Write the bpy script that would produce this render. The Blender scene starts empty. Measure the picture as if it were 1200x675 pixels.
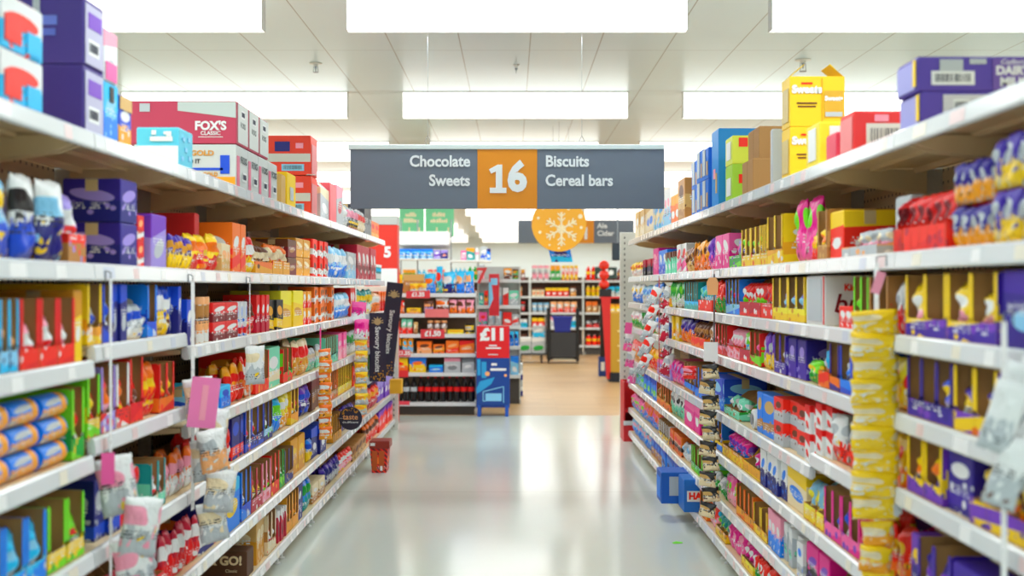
import bpy, bmesh, math, random
from mathutils import Matrix, Vector
R = random.Random(7)
PI = math.pi
SC = bpy.context.scene
COL = SC.collection
F = 1300.0            # focal length in pixels of the 1200 px wide photograph
EYE = 1.6
DL, DR = 1.33, 1.22   # distance from the camera axis to the shelf fronts
LIGHT, LAMP, EXPO = 1.6, 36.0, 0.17

# ------------------------------------------------------------------ colours
PAL = dict(
 red=(205,28,28), crimson=(176,30,62), scarlet=(232,48,22), orange=(244,120,16), amber=(240,160,20), yellow=(255,198,6),
 lemon=(240,225,70), gold=(205,150,50), cream=(236,222,190), white=(236,238,238), silver=(190,196,200), grey=(130,135,140),
 charcoal=(48,50,58), black=(18,17,20), brown=(96,54,30), kraft=(176,130,76), tan=(206,172,112), maroon=(110,16,30),
 navy=(22,30,110), blue=(20,80,190), azure=(20,130,220), cyan=(40,185,230), ice=(150,205,235), teal=(20,150,150),
 mint=(130,215,185), green=(30,150,60), lime=(120,205,40), purple=(66,40,150), violet=(120,70,180), lilac=(165,150,215),
 magenta=(214,24,140), pink=(240,110,170), rose=(244,170,190), indigo=(48,34,128), mustard=(222,164,40), peach=(245,180,130))
NICE = dict(ice='pale blue', kraft='cardboard brown', rose='pale pink', azure='bright blue', scarlet='bright red', indigo='deep purple',
 lemon='light yellow', amber='orange-yellow', mint='minty')
def cn(c): return NICE.get(c, c)
def lin(c):
    if isinstance(c, str):
        c = PAL[c]; g = sum(c)/3; c = [min(252, max(4, g+(v-g)*1.27)) for v in c]
    r = []
    for v in c[:3]:
        v = v/255.0
        r.append(v/12.92 if v <= .04045 else ((v+.055)/1.055)**2.4)
    return (*r, 1.0)

# ------------------------------------------------------------------ materials
class NT:
    def __init__(s, name):
        s.m = bpy.data.materials.new(name); s.m.use_nodes = True
        s.t = s.m.node_tree; s.n = s.t.nodes; s.b = s.n['Principled BSDF']
    def node(s, typ, **kw):
        n = s.n.new(typ)
        for k, v in kw.items(): setattr(n, k, v)
        return n
    def put(s, sock, v):
        if hasattr(v, 'links') or hasattr(v, 'is_linked'): s.t.links.new(v, sock)
        else: sock.default_value = v
    def math(s, op, a, b=None, c=None, clamp=False):
        n = s.node('ShaderNodeMath', operation=op); n.use_clamp = clamp
        s.put(n.inputs[0], a)
        if b is not None: s.put(n.inputs[1], b)
        if c is not None: s.put(n.inputs[2], c)
        return n.outputs[0]
    def mix(s, f, a, b):
        n = s.node('ShaderNodeMix', data_type='RGBA')
        s.put(n.inputs[0], f); s.put(n.inputs[6], a); s.put(n.inputs[7], b)
        return n.outputs[2]
_mc = {}
def plain(c, rough=.5, metal=0, spec=.5, name=None):
    k = ('p', c, rough, metal)
    if k in _mc: return _mc[k]
    q = NT(name or 'plain'); q.b.inputs['Base Color'].default_value = lin(c)
    q.b.inputs['Roughness'].default_value = rough; q.b.inputs['Metallic'].default_value = metal
    # faint unevenness so that nothing is perfectly flat in tone
    tc = q.node('ShaderNodeTexCoord'); no = q.node('ShaderNodeTexNoise'); no.inputs['Scale'].default_value = 9
    q.t.links.new(tc.outputs['Object'], no.inputs['Vector'])
    r = q.math('MULTIPLY_ADD', no.outputs[0], .12, rough-.06, clamp=True)
    q.t.links.new(r, q.b.inputs['Roughness'])
    _mc[k] = q.m; return q.m
def emit(c, strength, name='glow'):
    k = ('e', c, strength)
    if k in _mc: return _mc[k]
    q = NT(name); q.b.inputs['Base Color'].default_value = lin(c)
    q.b.inputs['Emission Color'].default_value = lin(c); q.b.inputs['Emission Strength'].default_value = strength
    _mc[k] = q.m; return q.m
def pack(c1, c2, c3, style='band', foil=False, seed=0):
    """printed packaging: ground c1, band c2, emblem and lettering c3, laid out in the pack's own proportions"""
    k = ('k', c1, c2, c3, style, foil, seed % 3)
    if k in _mc: return _mc[k]
    q = NT('print'); rr = random.Random(str(k))
    tc = q.node('ShaderNodeTexCoord'); sx = q.node('ShaderNodeSeparateXYZ')
    q.t.links.new(tc.outputs['Generated'], sx.inputs[0])
    X, Y, Z = sx.outputs
    u = q.math('FRACT', q.math('ADD', q.math('ADD', X, Y), .0005))
    A, B, Cc = lin(c1), lin(c2), lin(c3)
    slant = rr.uniform(-.25, .25)
    zz = q.math('MULTIPLY_ADD', q.math('SUBTRACT', u, .5), slant, Z)
    no = q.node('ShaderNodeTexNoise'); no.inputs['Scale'].default_value = rr.uniform(3, 6)
    no.inputs['Detail'].default_value = 2
    q.t.links.new(tc.outputs['Generated'], no.inputs['Vector'])
    if style == 'band':
        lo = rr.uniform(.05, .3); hi = lo+rr.uniform(.18, .35)
        f = q.math('MULTIPLY', q.math('GREATER_THAN', zz, lo), q.math('LESS_THAN', zz, hi))
        ez = rr.uniform(.6, .72)
    elif style == 'top':
        f = q.math('GREATER_THAN', zz, rr.uniform(.62, .78)); ez = rr.uniform(.3, .45)
    elif style == 'burst':
        nz = q.math('MULTIPLY_ADD', no.outputs[0], .9, -.45)
        f = q.math('LESS_THAN', q.math('ADD', Z, nz), rr.uniform(.36, .5)); ez = rr.uniform(.6, .7)
    else:  # stripes
        f = q.math('GREATER_THAN', q.math('FRACT', q.math('MULTIPLY', q.math('ADD', zz, q.math('MULTIPLY', u, .6)), 5)), .55)
        ez = .5
    col = q.mix(f, A, B)
    # emblem
    ea, eb = rr.uniform(.26, .4), rr.uniform(.1, .17)
    du = q.math('DIVIDE', q.math('SUBTRACT', u, .5), ea); dz = q.math('DIVIDE', q.math('SUBTRACT', zz, ez), eb)
    e = q.math('LESS_THAN', q.math('ADD', q.math('MULTIPLY', du, du), q.math('MULTIPLY', dz, dz)), 1)
    col = q.mix(e, col, Cc)
    # rows of small print
    wv = q.node('ShaderNodeTexNoise'); wv.inputs['Scale'].default_value = 1; wv.inputs['Detail'].default_value = 1
    cb = q.node('ShaderNodeCombineXYZ')
    rowf = q.math('FLOOR', q.math('MULTIPLY', Z, 18))
    q.t.links.new(q.math('MULTIPLY', u, 26), cb.inputs[0]); q.t.links.new(q.math('MULTIPLY', rowf, 7.3), cb.inputs[1])
    q.t.links.new(cb.outputs[0], wv.inputs['Vector'])
    tx = q.math('GREATER_THAN', wv.outputs[0], .52)
    rows = q.math('GREATER_THAN', q.math('FRACT', q.math('MULTIPLY', Z, 18)), .45)
    t0 = rr.choice([.12, .3, .42]); reg = q.math('MULTIPLY', q.math('GREATER_THAN', Z, t0), q.math('LESS_THAN', Z, t0+.17))
    reg = q.math('MULTIPLY', reg, q.math('LESS_THAN', q.math('ABSOLUTE', q.math('SUBTRACT', u, .5)), .38))
    col = q.mix(q.math('MULTIPLY', q.math('MULTIPLY', tx, rows), reg), col, lin('white') if c2 != 'white' and c1 != 'white' else lin('charcoal'))
    vo = q.node('ShaderNodeTexVoronoi'); vo.inputs['Scale'].default_value = rr.uniform(5, 8)
    cv = q.node('ShaderNodeCombineXYZ'); q.t.links.new(u, cv.inputs[0]); q.t.links.new(Z, cv.inputs[1]); cv.inputs[2].default_value = rr.uniform(0, 9)
    q.t.links.new(cv.outputs[0], vo.inputs['Vector'])
    sc_ = q.node('ShaderNodeSeparateColor'); q.t.links.new(vo.outputs['Color'], sc_.inputs[0])
    if style in ('burst', 'band'):
        rg = q.math('LESS_THAN', Z, rr.uniform(.35, .6))
        spot = q.math('MULTIPLY', q.math('LESS_THAN', vo.outputs['Distance'], .42), rg)
        col = q.mix(q.math('MULTIPLY', spot, q.math('GREATER_THAN', sc_.outputs[0], .72)), col, Cc)
        col = q.mix(q.math('MULTIPLY', spot, q.math('LESS_THAN', sc_.outputs[0], .22)), col, B)
        if foil: col = q.mix(q.math('MULTIPLY', spot, q.math('GREATER_THAN', sc_.outputs[1], .8)), col, lin(rr.choice(['white', 'yellow', 'brown', 'white'])))
    q.t.links.new(col, q.b.inputs['Base Color'])
    q.b.inputs['Roughness'].default_value = .28 if foil else .5
    if foil:
        q.b.inputs['Metallic'].default_value = 0.0
        bp = q.node('ShaderNodeBump'); bp.inputs['Strength'].default_value = .5; bp.inputs['Distance'].default_value = .01
        n2 = q.node('ShaderNodeTexNoise'); n2.inputs['Scale'].default_value = 7; q.t.links.new(tc.outputs['Generated'], n2.inputs['Vector'])
        q.t.links.new(n2.outputs[0], bp.inputs['Height']); q.t.links.new(bp.outputs[0], q.b.inputs['Normal'])
    _mc[k] = q.m; return q.m

M_SHELF = plain((226,228,226), .32, name='shelf_enamel')
M_UPR = plain((205,205,200), .4, name='upright_enamel')
M_KRAFT = plain((178,132,78), .8, name='cardboard_inside')
M_KIN = plain((150,112,62), .8, name='cardboard_dark')
M_TAPE = plain((205,180,130), .3, name='tape')
M_WHITE = plain('white', .45, name='white_card')
M_BLACK = plain((20,20,22), .5, name='black')
M_STEEL = plain((150,155,160), .3, .8, name='steel')
M_NAVYSIGN = plain((42,36,62), .5, name='sign_navy')
def back_panel_mat():
    q = NT('perforated_back_panel'); tc = q.node('ShaderNodeTexCoord'); sx = q.node('ShaderNodeSeparateXYZ')
    q.t.links.new(tc.outputs['Object'], sx.inputs[0])
    f = q.math('MULTIPLY', q.math('LESS_THAN', q.math('ABSOLUTE', q.math('SUBTRACT', q.math('FRACT', q.math('MULTIPLY', sx.outputs[1], 20)), .5)), .12),
               q.math('LESS_THAN', q.math('ABSOLUTE', q.math('SUBTRACT', q.math('FRACT', q.math('MULTIPLY', sx.outputs[2], 20)), .5)), .12))
    q.t.links.new(q.mix(f, lin((214,190,150)), lin((90,75,55))), q.b.inputs['Base Color'])
    q.b.inputs['Roughness'].default_value = .5
    return q.m
M_BACK = back_panel_mat()
M_BRK = plain((232,208,164), .45, name='shelf_underside')

# ------------------------------------------------------------------ mesh builder
class MB:
    def __init__(s): s.v = []; s.f = []; s.mi = []
    def add(s, vs, fs, mi=0):
        o = len(s.v); s.v += [tuple(v) for v in vs]; s.f += [tuple(i+o for i in f) for f in fs]
        s.mi += [mi]*len(fs) if not isinstance(mi, (list, tuple)) else list(mi)
        return s
    def box(s, x0, x1, y0, y1, z0, z1, mi=0, c=0.0):
        if c <= 0:
            v = [(x0,y0,z0),(x1,y0,z0),(x1,y1,z0),(x0,y1,z0),(x0,y0,z1),(x1,y0,z1),(x1,y1,z1),(x0,y1,z1)]
            return s.add(v, [(0,3,2,1),(4,5,6,7),(0,1,5,4),(1,2,6,5),(2,3,7,6),(3,0,4,7)], mi)
        # octagonal plan (soft vertical edges) with inset top and bottom
        def ring(z, i):
            a, b, p, r = x0+i, x1-i, y0+i, y1-i
            return [(a+c,p,z),(b-c,p,z),(b,p+c,z),(b,r-c,z),(b-c,r,z),(a+c,r,z),(a,r-c,z),(a,p+c,z)]
        rs = [ring(z0, c*.7), ring(z0+c, 0), ring(z1-c, 0), ring(z1, c*.7)]
        v = sum(rs, []); fs = []
        for k in range(3):
            for i in range(8): j = (i+1) % 8; fs.append((k*8+i, k*8+j, k*8+8+j, k*8+8+i))
        fs.append(tuple(range(7, -1, -1))); fs.append(tuple(range(24, 32)))
        return s.add(v, fs, mi)
    def prism(s, poly, axis, a0, a1, mi=0):
        """extrude a polygon along axis; poly gives the two remaining coordinates in order"""
        def mk(p, a):
            if axis == 'x': return (a, p[0], p[1])
            if axis == 'y': return (p[0], a, p[1])
            return (p[0], p[1], a)
        n = len(poly)
        v = [mk(p, a0) for p in poly]+[mk(p, a1) for p in poly]
        fs = [(i, (i+1) % n, n+(i+1) % n, n+i) for i in range(n)]+[tuple(range(n-1, -1, -1)), tuple(range(n, 2*n))]
        return s.add(v, fs, mi)
    def lathe(s, prof, cx=0, cy=0, n=14, mi=0, axis='z', cz=0):
        v = []; fs = []; m_ = []
        for (r, z) in prof:
            for i in range(n):
                a = 2*PI*i/n
                p = (r*math.cos(a), r*math.sin(a))
                v.append((cx+p[0], cy+p[1], cz+z) if axis == 'z' else ((cx+p[0], cy+z, cz+p[1]) if axis == 'y' else (cx+z, cy+p[0], cz+p[1])))
        for k in range(len(prof)-1):
            for i in range(n):
                fs.append((k*n+i, k*n+(i+1) % n, (k+1)*n+(i+1) % n, (k+1)*n+i)); m_.append(mi[k] if isinstance(mi, (list, tuple)) else mi)
        fs.append(tuple(range(n-1, -1, -1))); fs.append(tuple(range((len(prof)-1)*n, len(prof)*n)))
        m_ += [m_[0], m_[-1]]
        return s.add(v, fs, m_)
    def tube(s, a, b, r, n=8, mi=0):
        a, b = Vector(a), Vector(b); d = (b-a)
        q = d.to_track_quat('Z', 'Y'); v = []
        for t in (a, b):
            for i in range(n):
                v.append(t+q @ Vector((r*math.cos(2*PI*i/n), r*math.sin(2*PI*i/n), 0)))
        fs = [(i, (i+1) % n, n+(i+1) % n, n+i) for i in range(n)]+[tuple(range(n-1, -1, -1)), tuple(range(n, 2*n))]
        return s.add(v, fs, mi)
    def mesh(s, name, mats, smooth=False):
        me = bpy.data.meshes.new(name); me.from_pydata(s.v, [], s.f)
        for m in (mats if isinstance(mats, (list, tuple)) else [mats]): me.materials.append(m)
        me.polygons.foreach_set('material_index', s.mi)
        bm = bmesh.new(); bm.from_mesh(me); bmesh.ops.recalc_face_normals(bm, faces=bm.faces); bm.to_mesh(me); bm.free()
        if smooth:
            me.polygons.foreach_set('use_smooth', [True]*len(me.polygons))
            try: me.set_sharp_from_angle(angle=math.radians(45))
            except Exception: pass
        me.update(); return me
def link(name, data, parent=None, loc=(0,0,0), rot=(0,0,0)):
    o = bpy.data.objects.new(name, data); COL.objects.link(o); o.location = loc; o.rotation_euler = rot
    if parent is not None: o.parent = parent
    return o
def build(mb, name, mats, parent=None, loc=(0,0,0), rot=(0,0,0), smooth=False):
    return link(name, mb.mesh(name, mats, smooth), parent, loc, rot)
def tag(o, label, cat, group=None, kind=None):
    if label: o['label'] = label
    if cat: o['category'] = cat
    if group: o['group'] = group
    if kind: o['kind'] = kind
    return o
def struct(mb, name, mats, **kw):
    o = build(mb, name, mats, **kw); o['kind'] = 'structure'; return o
def copy_tree(o, parent=None):
    c = o.copy(); COL.objects.link(c); c.parent = parent
    for ch in list(o.children): copy_tree(ch, c)
    return c
def W(px, py, Y): return Vector(((px-600)*Y/F, Y, EYE-(py-337.5)*Y/F))

_txt = {}
def text_mesh(body, size, bold=0.0, align='CENTER', depth=.001, shear=0):
    k = (body, round(size, 4), bold, align, depth, shear)
    if k in _txt: return _txt[k]
    cu = bpy.data.curves.new('lettering', 'FONT'); cu.body = body; cu.size = size; cu.offset = bold*size; cu.align_x = align
    cu.align_y = 'CENTER'; cu.extrude = depth; cu.resolution_u = 3; cu.shear = shear; cu.space_line = .95
    o = bpy.data.objects.new('tmp', cu); COL.objects.link(o)
    bpy.context.view_layer.update()
    me = bpy.data.meshes.new_from_object(o.evaluated_get(bpy.context.evaluated_depsgraph_get()))
    bpy.data.objects.remove(o); me.name = 'lettering'
    _txt[k] = me; return me
def text(body, size, mat, parent, M, bold=0, align='CENTER', name='lettering', depth=.001, sx=1, shear=0):
    me = text_mesh(body, size, bold, align, depth, shear)
    me = me.copy(); me.materials.clear(); me.materials.append(mat)
    me.transform(Matrix.Diagonal((sx,1,1,1)))
    o = link(name, me, parent); o.matrix_local = M
    return o
def frameM(origin, xa, ya):
    xa, ya = Vector(xa).normalized(), Vector(ya).normalized(); za = xa.cross(ya)
    m = Matrix((xa, ya, za)).transposed().to_4x4(); m.translation = Vector(origin); return m

# ------------------------------------------------------------------ product meshes (x along the shelf, front face at y=0, z up)
_pc = {}
def carton_mesh(w, d, h, mat, tape=True):
    m = MB(); m.box(0, w, 0, d, 0, h, 0, .003)
    # closing flaps laid over the lid with the slit between them
    m.box(.004, w-.004, .004, d/2-.0015, h, h+.0025, 0); m.box(.004, w-.004, d/2+.0015, d-.004, h, h+.0025, 0)
    if tape:
        m.box(w*.0-.0008, w*.0, d/2-.022, d/2+.022, h*.72, h, 1); m.box(w, w+.0008, d/2-.022, d/2+.022, h*.72, h, 1)
        m.box(-.0008, w+.0008, d/2-.022, d/2+.022, h+.0025, h+.0035, 1)
    return m.mesh('carton', [mat, M_TAPE])
def slim_mesh(w, d, h, mat):
    m = MB(); m.box(0, w, 0, d, 0, h, 0, .0015)
    m.box(.002, w-.002, -.0006, .004, h-.006, h-.004, 0)        # tuck flap lip
    m.box(.003, w-.003, .003, d-.003, h, h+.0012, 0)
    return m.mesh('box', [mat])
def pouch_mesh(w, h, t, mat, seed, zig=True):
    r = random.Random(seed); nx, nz = 9, 11; v = []; fs = []
    ph = [r.uniform(0, 6.28) for _ in range(6)]
    def P(i, j, sgn):
        u, q = i/nx, j/nz
        a = max(0, 1-abs(2*u-1)**2.6)**.6; b = max(0, 1-abs(2*q-1)**3.2)**.65
        th = t/2*a*b*(1-.15*math.sin(5*q+ph[0]))+.0012
        wr = .10*t*a*b*(math.sin(9*u+7*q+ph[1])+math.sin(14*q-6*u+ph[2]))
        x = w*(.5+(u-.5)*(1-.05*(1-abs(2*q-1)**2)+.0))+w*.012*math.sin(11*q+ph[3])
        z = h*q + (h*.012*math.sin(8*u+ph[4]) if j == nz else 0)
        if zig and j in (0, nz): z += (.006*h if i % 2 else -.0)
        return (x, t/2+sgn*(th+wr*(.5 if sgn > 0 else 1)), max(z, 0))
    for sgn in (-1, 1):
        for j in range(nz+1):
            for i in range(nx+1): v.append(P(i, j, sgn))
    n1 = (nx+1)*(nz+1)
    for s_ in (0, 1):
        for j in range(nz):
            for i in range(nx):
                a = s_*n1+j*(nx+1)+i; fs.append((a, a+1, a+nx+2, a+nx+1))
    per = [i for i in range(nx+1)]+[(j*(nx+1)+nx) for j in range(1, nz+1)]+[nz*(nx+1)+i for i in range(nx-1, -1, -1)]+[j*(nx+1) for j in range(nz-1, 0, -1)]
    for a, b in zip(per, per[1:]+per[:1]): fs.append((a, b, b+n1, a+n1))
    m = MB(); m.add(v, fs); me = m.mesh('bag', [mat]); me.polygons.foreach_set('use_smooth', [True]*len(me.polygons)); return me
def roll_mesh(rad, L, mats):
    """wrapped biscuit roll lying with one end to the aisle: body, coloured end band, gathered end"""
    m = MB()
    m.lathe([(rad*.25,-.004),(rad*.55,.001),(rad*.96,.002),(rad,.012),(rad,L*.16),(rad,L*.2),(rad*.985,L*.5),(rad,L*.84),(rad,L-.012),(rad*.96,L-.002),(rad*.3,L)],
            0, 0, 16, [2,2,1,1,1,0,0,0,0,2], 'y', rad)
    me = m.mesh('biscuit_roll', mats, True); return me
def rollx_mesh(rad, L, mats):
    m = MB(); m.lathe([(rad*.3,0),(rad*.6,.004),(rad*.97,.005),(rad,.014),(rad,L*.2),(rad,L*.7),(rad,L*.72),(rad,L*.92),(rad,L-.014),(rad*.97,L-.005),(rad*.5,L-.002),(rad*.3,L)],
            rad, 0, 16, [2,2,0,0,0,0,1,0,0,2,2], 'x', rad)
    m.v = [(x, y, z) for x, y, z in m.v]
    for i, (x, y, z) in enumerate(m.v): m.v[i] = (x-rad, y+rad, z)
    return m.mesh('biscuit_roll', mats, True)
def tub_mesh(rad, h, mats):
    m = MB(); m.lathe([(rad*.9,0),(rad*.94,.003),(rad,h*.8),(rad,h*.83),(rad*1.06,h*.84),(rad*1.06,h*.97),(rad*.98,h)], rad*1.06, rad*1.06, 18, [0,0,0,1,1,1])
    return m.mesh('tub', mats, True)
def tray_mesh(w, d, h, fh, slots, style, mats, lid=0):
    """shelf-ready tray: back, floor, shaped side walls, dividers and a low or slotted front.  mats = printed outside, bare board inside"""
    m = MB(); t = .0035
    m.box(0, w, 0, d, 0, .003, 1)
    m.box(t, w-t, d-t, d-t/2, .003, h, 1); m.box(0, w, d-t/2, d, 0, h, 0)
    if style == 'slot': poly = [(0,0),(d,0),(d,h),(.01,h),(0,h-.01)]
    else: poly = [(0,0),(d,0),(d,h),(d*.55,h),(d*.46,h*.97),(d*.3,h*.72),(d*.2,fh*1.25),(d*.1,fh),(0,fh)]
    def wall(x0, x1, mi): m.prism(poly, 'x', x0, x1, mi)
    wall(0, t/2, 0); wall(t/2, t, 1); wall(w-t, w-t/2, 1); wall(w-t/2, w, 0)
    sw = w/slots
    for k in range(1, slots): wall(k*sw-t/2, k*sw+t/2, 1)
    m.box(t, w-t, 0, t/2, .003, fh, 0); m.box(t, w-t, t/2, t, .003, fh-.001, 1)
    if style == 'slot':
        pw = min(.026, sw*.24)
        for k in range(slots+1):
            a = max(0, k*sw-pw/2) if k else 0; b = min(w, k*sw+pw/2) if k < slots else w
            if k == 0: b = pw*.7
            if k == slots: a = w-pw*.7
            m.prism([(a,fh),(b,fh),(b,h*.94),(b-(b-a)*.25,h),(a+(b-a)*.25,h),(a,h*.94)], 'y', -.0005, t/2, 2)
            m.prism([(a-.006,fh),(b+.006,fh),(b,fh+.012),(a,fh+.012)], 'y', -.0005, t/2, 0)
    if lid:
        hl = h+lid; n = 8; pts = [(t, h)]+[(t+(w-2*t)*(i/n), h+lid*(.35+.65*math.sin(PI*(i/n)**(.7 if slots % 2 else 1.4)))) for i in range(n+1)]+[(w-t, h)]
        m.prism(pts, 'y', d-t, d-t*.5, 1)
    return m.mesh('tray', mats)
def get(key, fn):
    if key not in _pc: _pc[key] = fn()
    return _pc[key]

# ------------------------------------------------------------------ shelving levels
L_LEV = [2.09, 1.675, 1.36, 1.04, .765, .435, .13]
R_LEV = [2.09, 1.71, 1.45, 1.205, .875, .63, .36, .12]
ORD = ['first','second','third','fourth','fifth','sixth','seventh','eighth','ninth','tenth','eleventh','twelfth']
SHELFN = {'L': ['top','second','third','fourth','fifth','sixth','bottom'], 'R': ['top','second','third','fourth','fifth','sixth','seventh','bottom']}
Y0 = 2.5
NB = {'L': 10, 'R': 9}
def level(side, lv, bay):
    z = (L_LEV if side == 'L' else R_LEV)[lv]
    o = {('L',2,0):1.37,('L',2,1):1.415,('L',3,0):1.07,('L',3,1):1.12,
         ('R',4,0):.97,('R',4,1):.93,('R',5,0):.665,('R',6,0):.40}
    return o.get((side, lv, bay), z)
def bay_of(side, Y): return max(0, min(NB[side]-1, int(math.floor(Y-Y0))))
def bayname(side, b):
    n = NB[side]
    s = 'left' if side == 'L' else 'right'
    if b == 0: return f'nearest bay of {s} aisle'
    if b == n-1: return f'farthest bay of {s} aisle'
    return f'{ORD[b]} bay of {s} aisle'
def shelf_mat():
    q = NT('price_rail'); tc = q.node('ShaderNodeTexCoord'); sx = q.node('ShaderNodeSeparateXYZ')
    q.t.links.new(tc.outputs['Object'], sx.inputs[0])
    q.b.inputs['Base Color'].default_value = lin((222,226,228)); q.b.inputs['Roughness'].default_value = .18
    return q.m
M_RAIL = shelf_mat()
M_TICKETS = [plain((244,245,245), .3, name='ticket_white'), plain((232,206,206), .3, name='ticket_pink'), plain((206,214,230), .25, name='ticket_blue'),
             plain((238,232,214), .3, name='ticket_cream')]

def make_bay(side, b, has=None):
    s = -1 if side == 'L' else 1; d = DL if side == 'L' else DR
    n = 'left' if side == 'L' else 'right'
    y0 = Y0+b; y1 = y0+1.0
    root = link('shelving_unit', None, None, (s*d, y0, 0))
    pos = {0: 'nearest the camera', NB[side]-1: 'at the far end'}.get(b, f'{ORD[b]} from the near end')
    tag(root, f'white steel shelving bay full of packets on {n} of aisle, {pos}', 'shelving', f'shelving bays along the {n} of the aisle')
    X = lambda v: s*v           # v = distance outward from shelf front into the shelving
    def bx(m, a, c, *r, **k): m.box(min(X(a), X(c)), max(X(a), X(c)), *r, **k)
    top = 2.12 if b < (9 if side == 'L' else 8) else (1.5 if side == 'L' else 2.12)
    m = MB(); bx(m, .52, .545, .0, 1.0, .05, top); build(m, 'back_panel', M_BACK, root)
    for yy in ((0,) if b < NB[side]-1 else (0, 1.0)):
        m = MB(); bx(m, .455, .519, yy-.018 if yy else -.018, yy+.018, 0, top+.0)
        for k in range(int(top/.05)-1): bx(m, .4535, .4565, yy-.004, yy+.004, .05+k*.05, .05+k*.05+.022, 1)
        build(m, 'upright', [M_UPR, M_BLACK], root)
    levs = L_LEV if side == 'L' else R_LEV
    for lv in range(len(levs)):
        if side == 'L' and b == 9 and lv < 2: continue
        z = level(side, lv, b); dep = .5
        m = MB()
        bx(m, .004, .452, .004, .996, z-.006, z, 1); bx(m, .452, .515, .022, .978, z-.006, z, 1)
        bx(m, .004, .012, .004, .996, z-.045, z-.006)
        # stiffening channel and hem under the shelf
        bx(m, .22, .27, .02, .98, z-.02, z-.006, 1); bx(m, .40, .41, .02, .98, z-.03, z-.006, 1)
        if lv == 0:
            pass
        sh = build(m, 'shelf', [M_SHELF, M_BRK], root)
        for yy in (.012, .965):
            m = MB(); dp = 1.0 if lv == 0 else .5; m.prism([(X(.02),z-.012),(X(.45),z-.012),(X(.45),z-.11*dp),(X(.36),z-.10*dp),(X(.10),z-.05*dp-.012),(X(.02),z-.03)], 'y', yy, yy+.012, 0)
            build(m, 'bracket', M_BRK, sh)
        m = MB(); h = .052
        m.prism([(X(.003),z+.003),(X(-.004),z+.004),(X(-.012),z-.003),(X(-.016),z-h+.006),(X(-.012),z-h),(X(.003),z-h)], 'y', .003, .997, 0)
        build(m, 'price_rail', M_RAIL, sh)
        rr = random.Random(side+str(b*20+lv)); y = .05+rr.random()*.05
        while y < .88 and b < 8:
            w = min(rr.choice([.055, .055, .07, .1]), .985-y); mt = rr.choice([0,0,0,1,1,2,3])
            m = MB(); a = .012; c = .0155
            hh = rr.choice([.036, .036, .04])
            m.add([(X(-.0136),y,z-.007),(X(-.0136),y+w,z-.007),(X(-.0168),y+w,z-.007-hh),(X(-.0168),y,z-.007-hh),
                   (X(-.0126),y,z-.007),(X(-.0126),y+w,z-.007),(X(-.0158),y+w,z-.007-hh),(X(-.0158),y,z-.007-hh)],
                  [(0,1,2,3),(7,6,5,4),(0,4,5,1),(1,5,6,2),(2,6,7,3),(3,7,4,0)])
            build(m, 'price_ticket', M_TICKETS[mt], sh)
            y += w+(rr.uniform(.12, .38) if b < 2 else rr.uniform(.03, .2))
    m = MB(); bx(m, .06, .075, .002, .998, 0, .075, 0); build(m, 'plinth', M_BRK, root)
    for yy in ([.06, .94]):
        m = MB(); m.lathe([(.022,0),(.022,.008),(.01,.012),(.01,.08)], X(.035), yy, 10); build(m, 'foot', M_WHITE, root)
    return root
for b in range(NB['L']): make_bay('L', b)
for b in range(NB['R']): make_bay('R', b)

# ------------------------------------------------------------------ stocking the shelves
USED = {}
def uniq(label, group):
    """a label may be shared only inside one group"""
    if label in USED and USED[label] != group:
        for extra in (' lower', ' further along', ' behind', ' beyond', ' past those'):
            l2 = label+extra
            if l2 not in USED or USED[l2] == group: label = l2; break
    USED[label] = group; return label
def place(side, mesh_or_tree, yloc, z, dep=0.0, name=None, rz=0, tilt=0, roll=0):
    """yloc: world Y of the object's near edge; dep: set-back of its front from the shelf front"""
    pass
def side_xform(side, Yn, Yf, dep, z):
    """object whose local x runs 0..w; left: local x=0 is near, right: local x=0 is far"""
    if side == 'L': return Vector((-(DL+dep), Yn, z)), PI/2
    return Vector((DR+dep, Yf, z)), -PI/2
STY = ['band','top','burst']
def product(side, kind, Yn, w, h, cols, dep, z, seed, name=None, d=None, lab=None, cat=None, group=None, tilt=0, rz=0):
    c1, c2, c3 = cols
    sty = STY[seed % 3]
    h = round(h, 3); w = round(w, 3)
    if kind == 'case':
        d = d or .34; me = get((kind, w, h, d, cols, sty), lambda: carton_mesh(w, d, h, pack(*cols, sty))); nm = name or 'cardboard_carton'
    elif kind == 'box':
        d = d or min(.2, .3); me = get((kind, w, h, d, cols, sty), lambda: slim_mesh(w, d, h, pack(*cols, sty))); nm = name or 'biscuit_box'
    elif kind == 'bag':
        t = d or .05; me = get((kind, w, h, t, cols, seed % 3), lambda: pouch_mesh(w, h, t, pack(*cols, 'burst', True, seed), seed % 3)); nm = name or 'snack_bag'
    elif kind == 'tub':
        me = get((kind, w, h, cols), lambda: tub_mesh(w/2.12, h, [pack(*cols, 'band'), plain(c2, .4)])); nm = name or 'plastic_tub'
    elif kind == 'roll':
        L = d or .2; me = get((kind, w, L, cols), lambda: roll_mesh(w/2, L, [pack(*cols, 'band', True), plain(c2, .35), plain(c3, .35)])); nm = name or 'biscuit_roll'
    o = bpy.data.objects.new(nm, me); COL.objects.link(o)
    if kind == 'roll':
        xc = Yn+w/2
        o.location = Vector((-(DL+dep), xc, z)) if side == 'L' else Vector((DR+dep, xc, z)); o.rotation_euler = (0, 0, PI/2 if side == 'L' else -PI/2)
    else:
        loc, r = side_xform(side, Yn, Yn+w, dep, z); o.location = loc
        o.rotation_euler = (0, 0, r+rz)
        if tilt: o.rotation_mode = 'XYZ'; o.rotation_euler = (-tilt, 0, r+rz)
    return o
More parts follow.
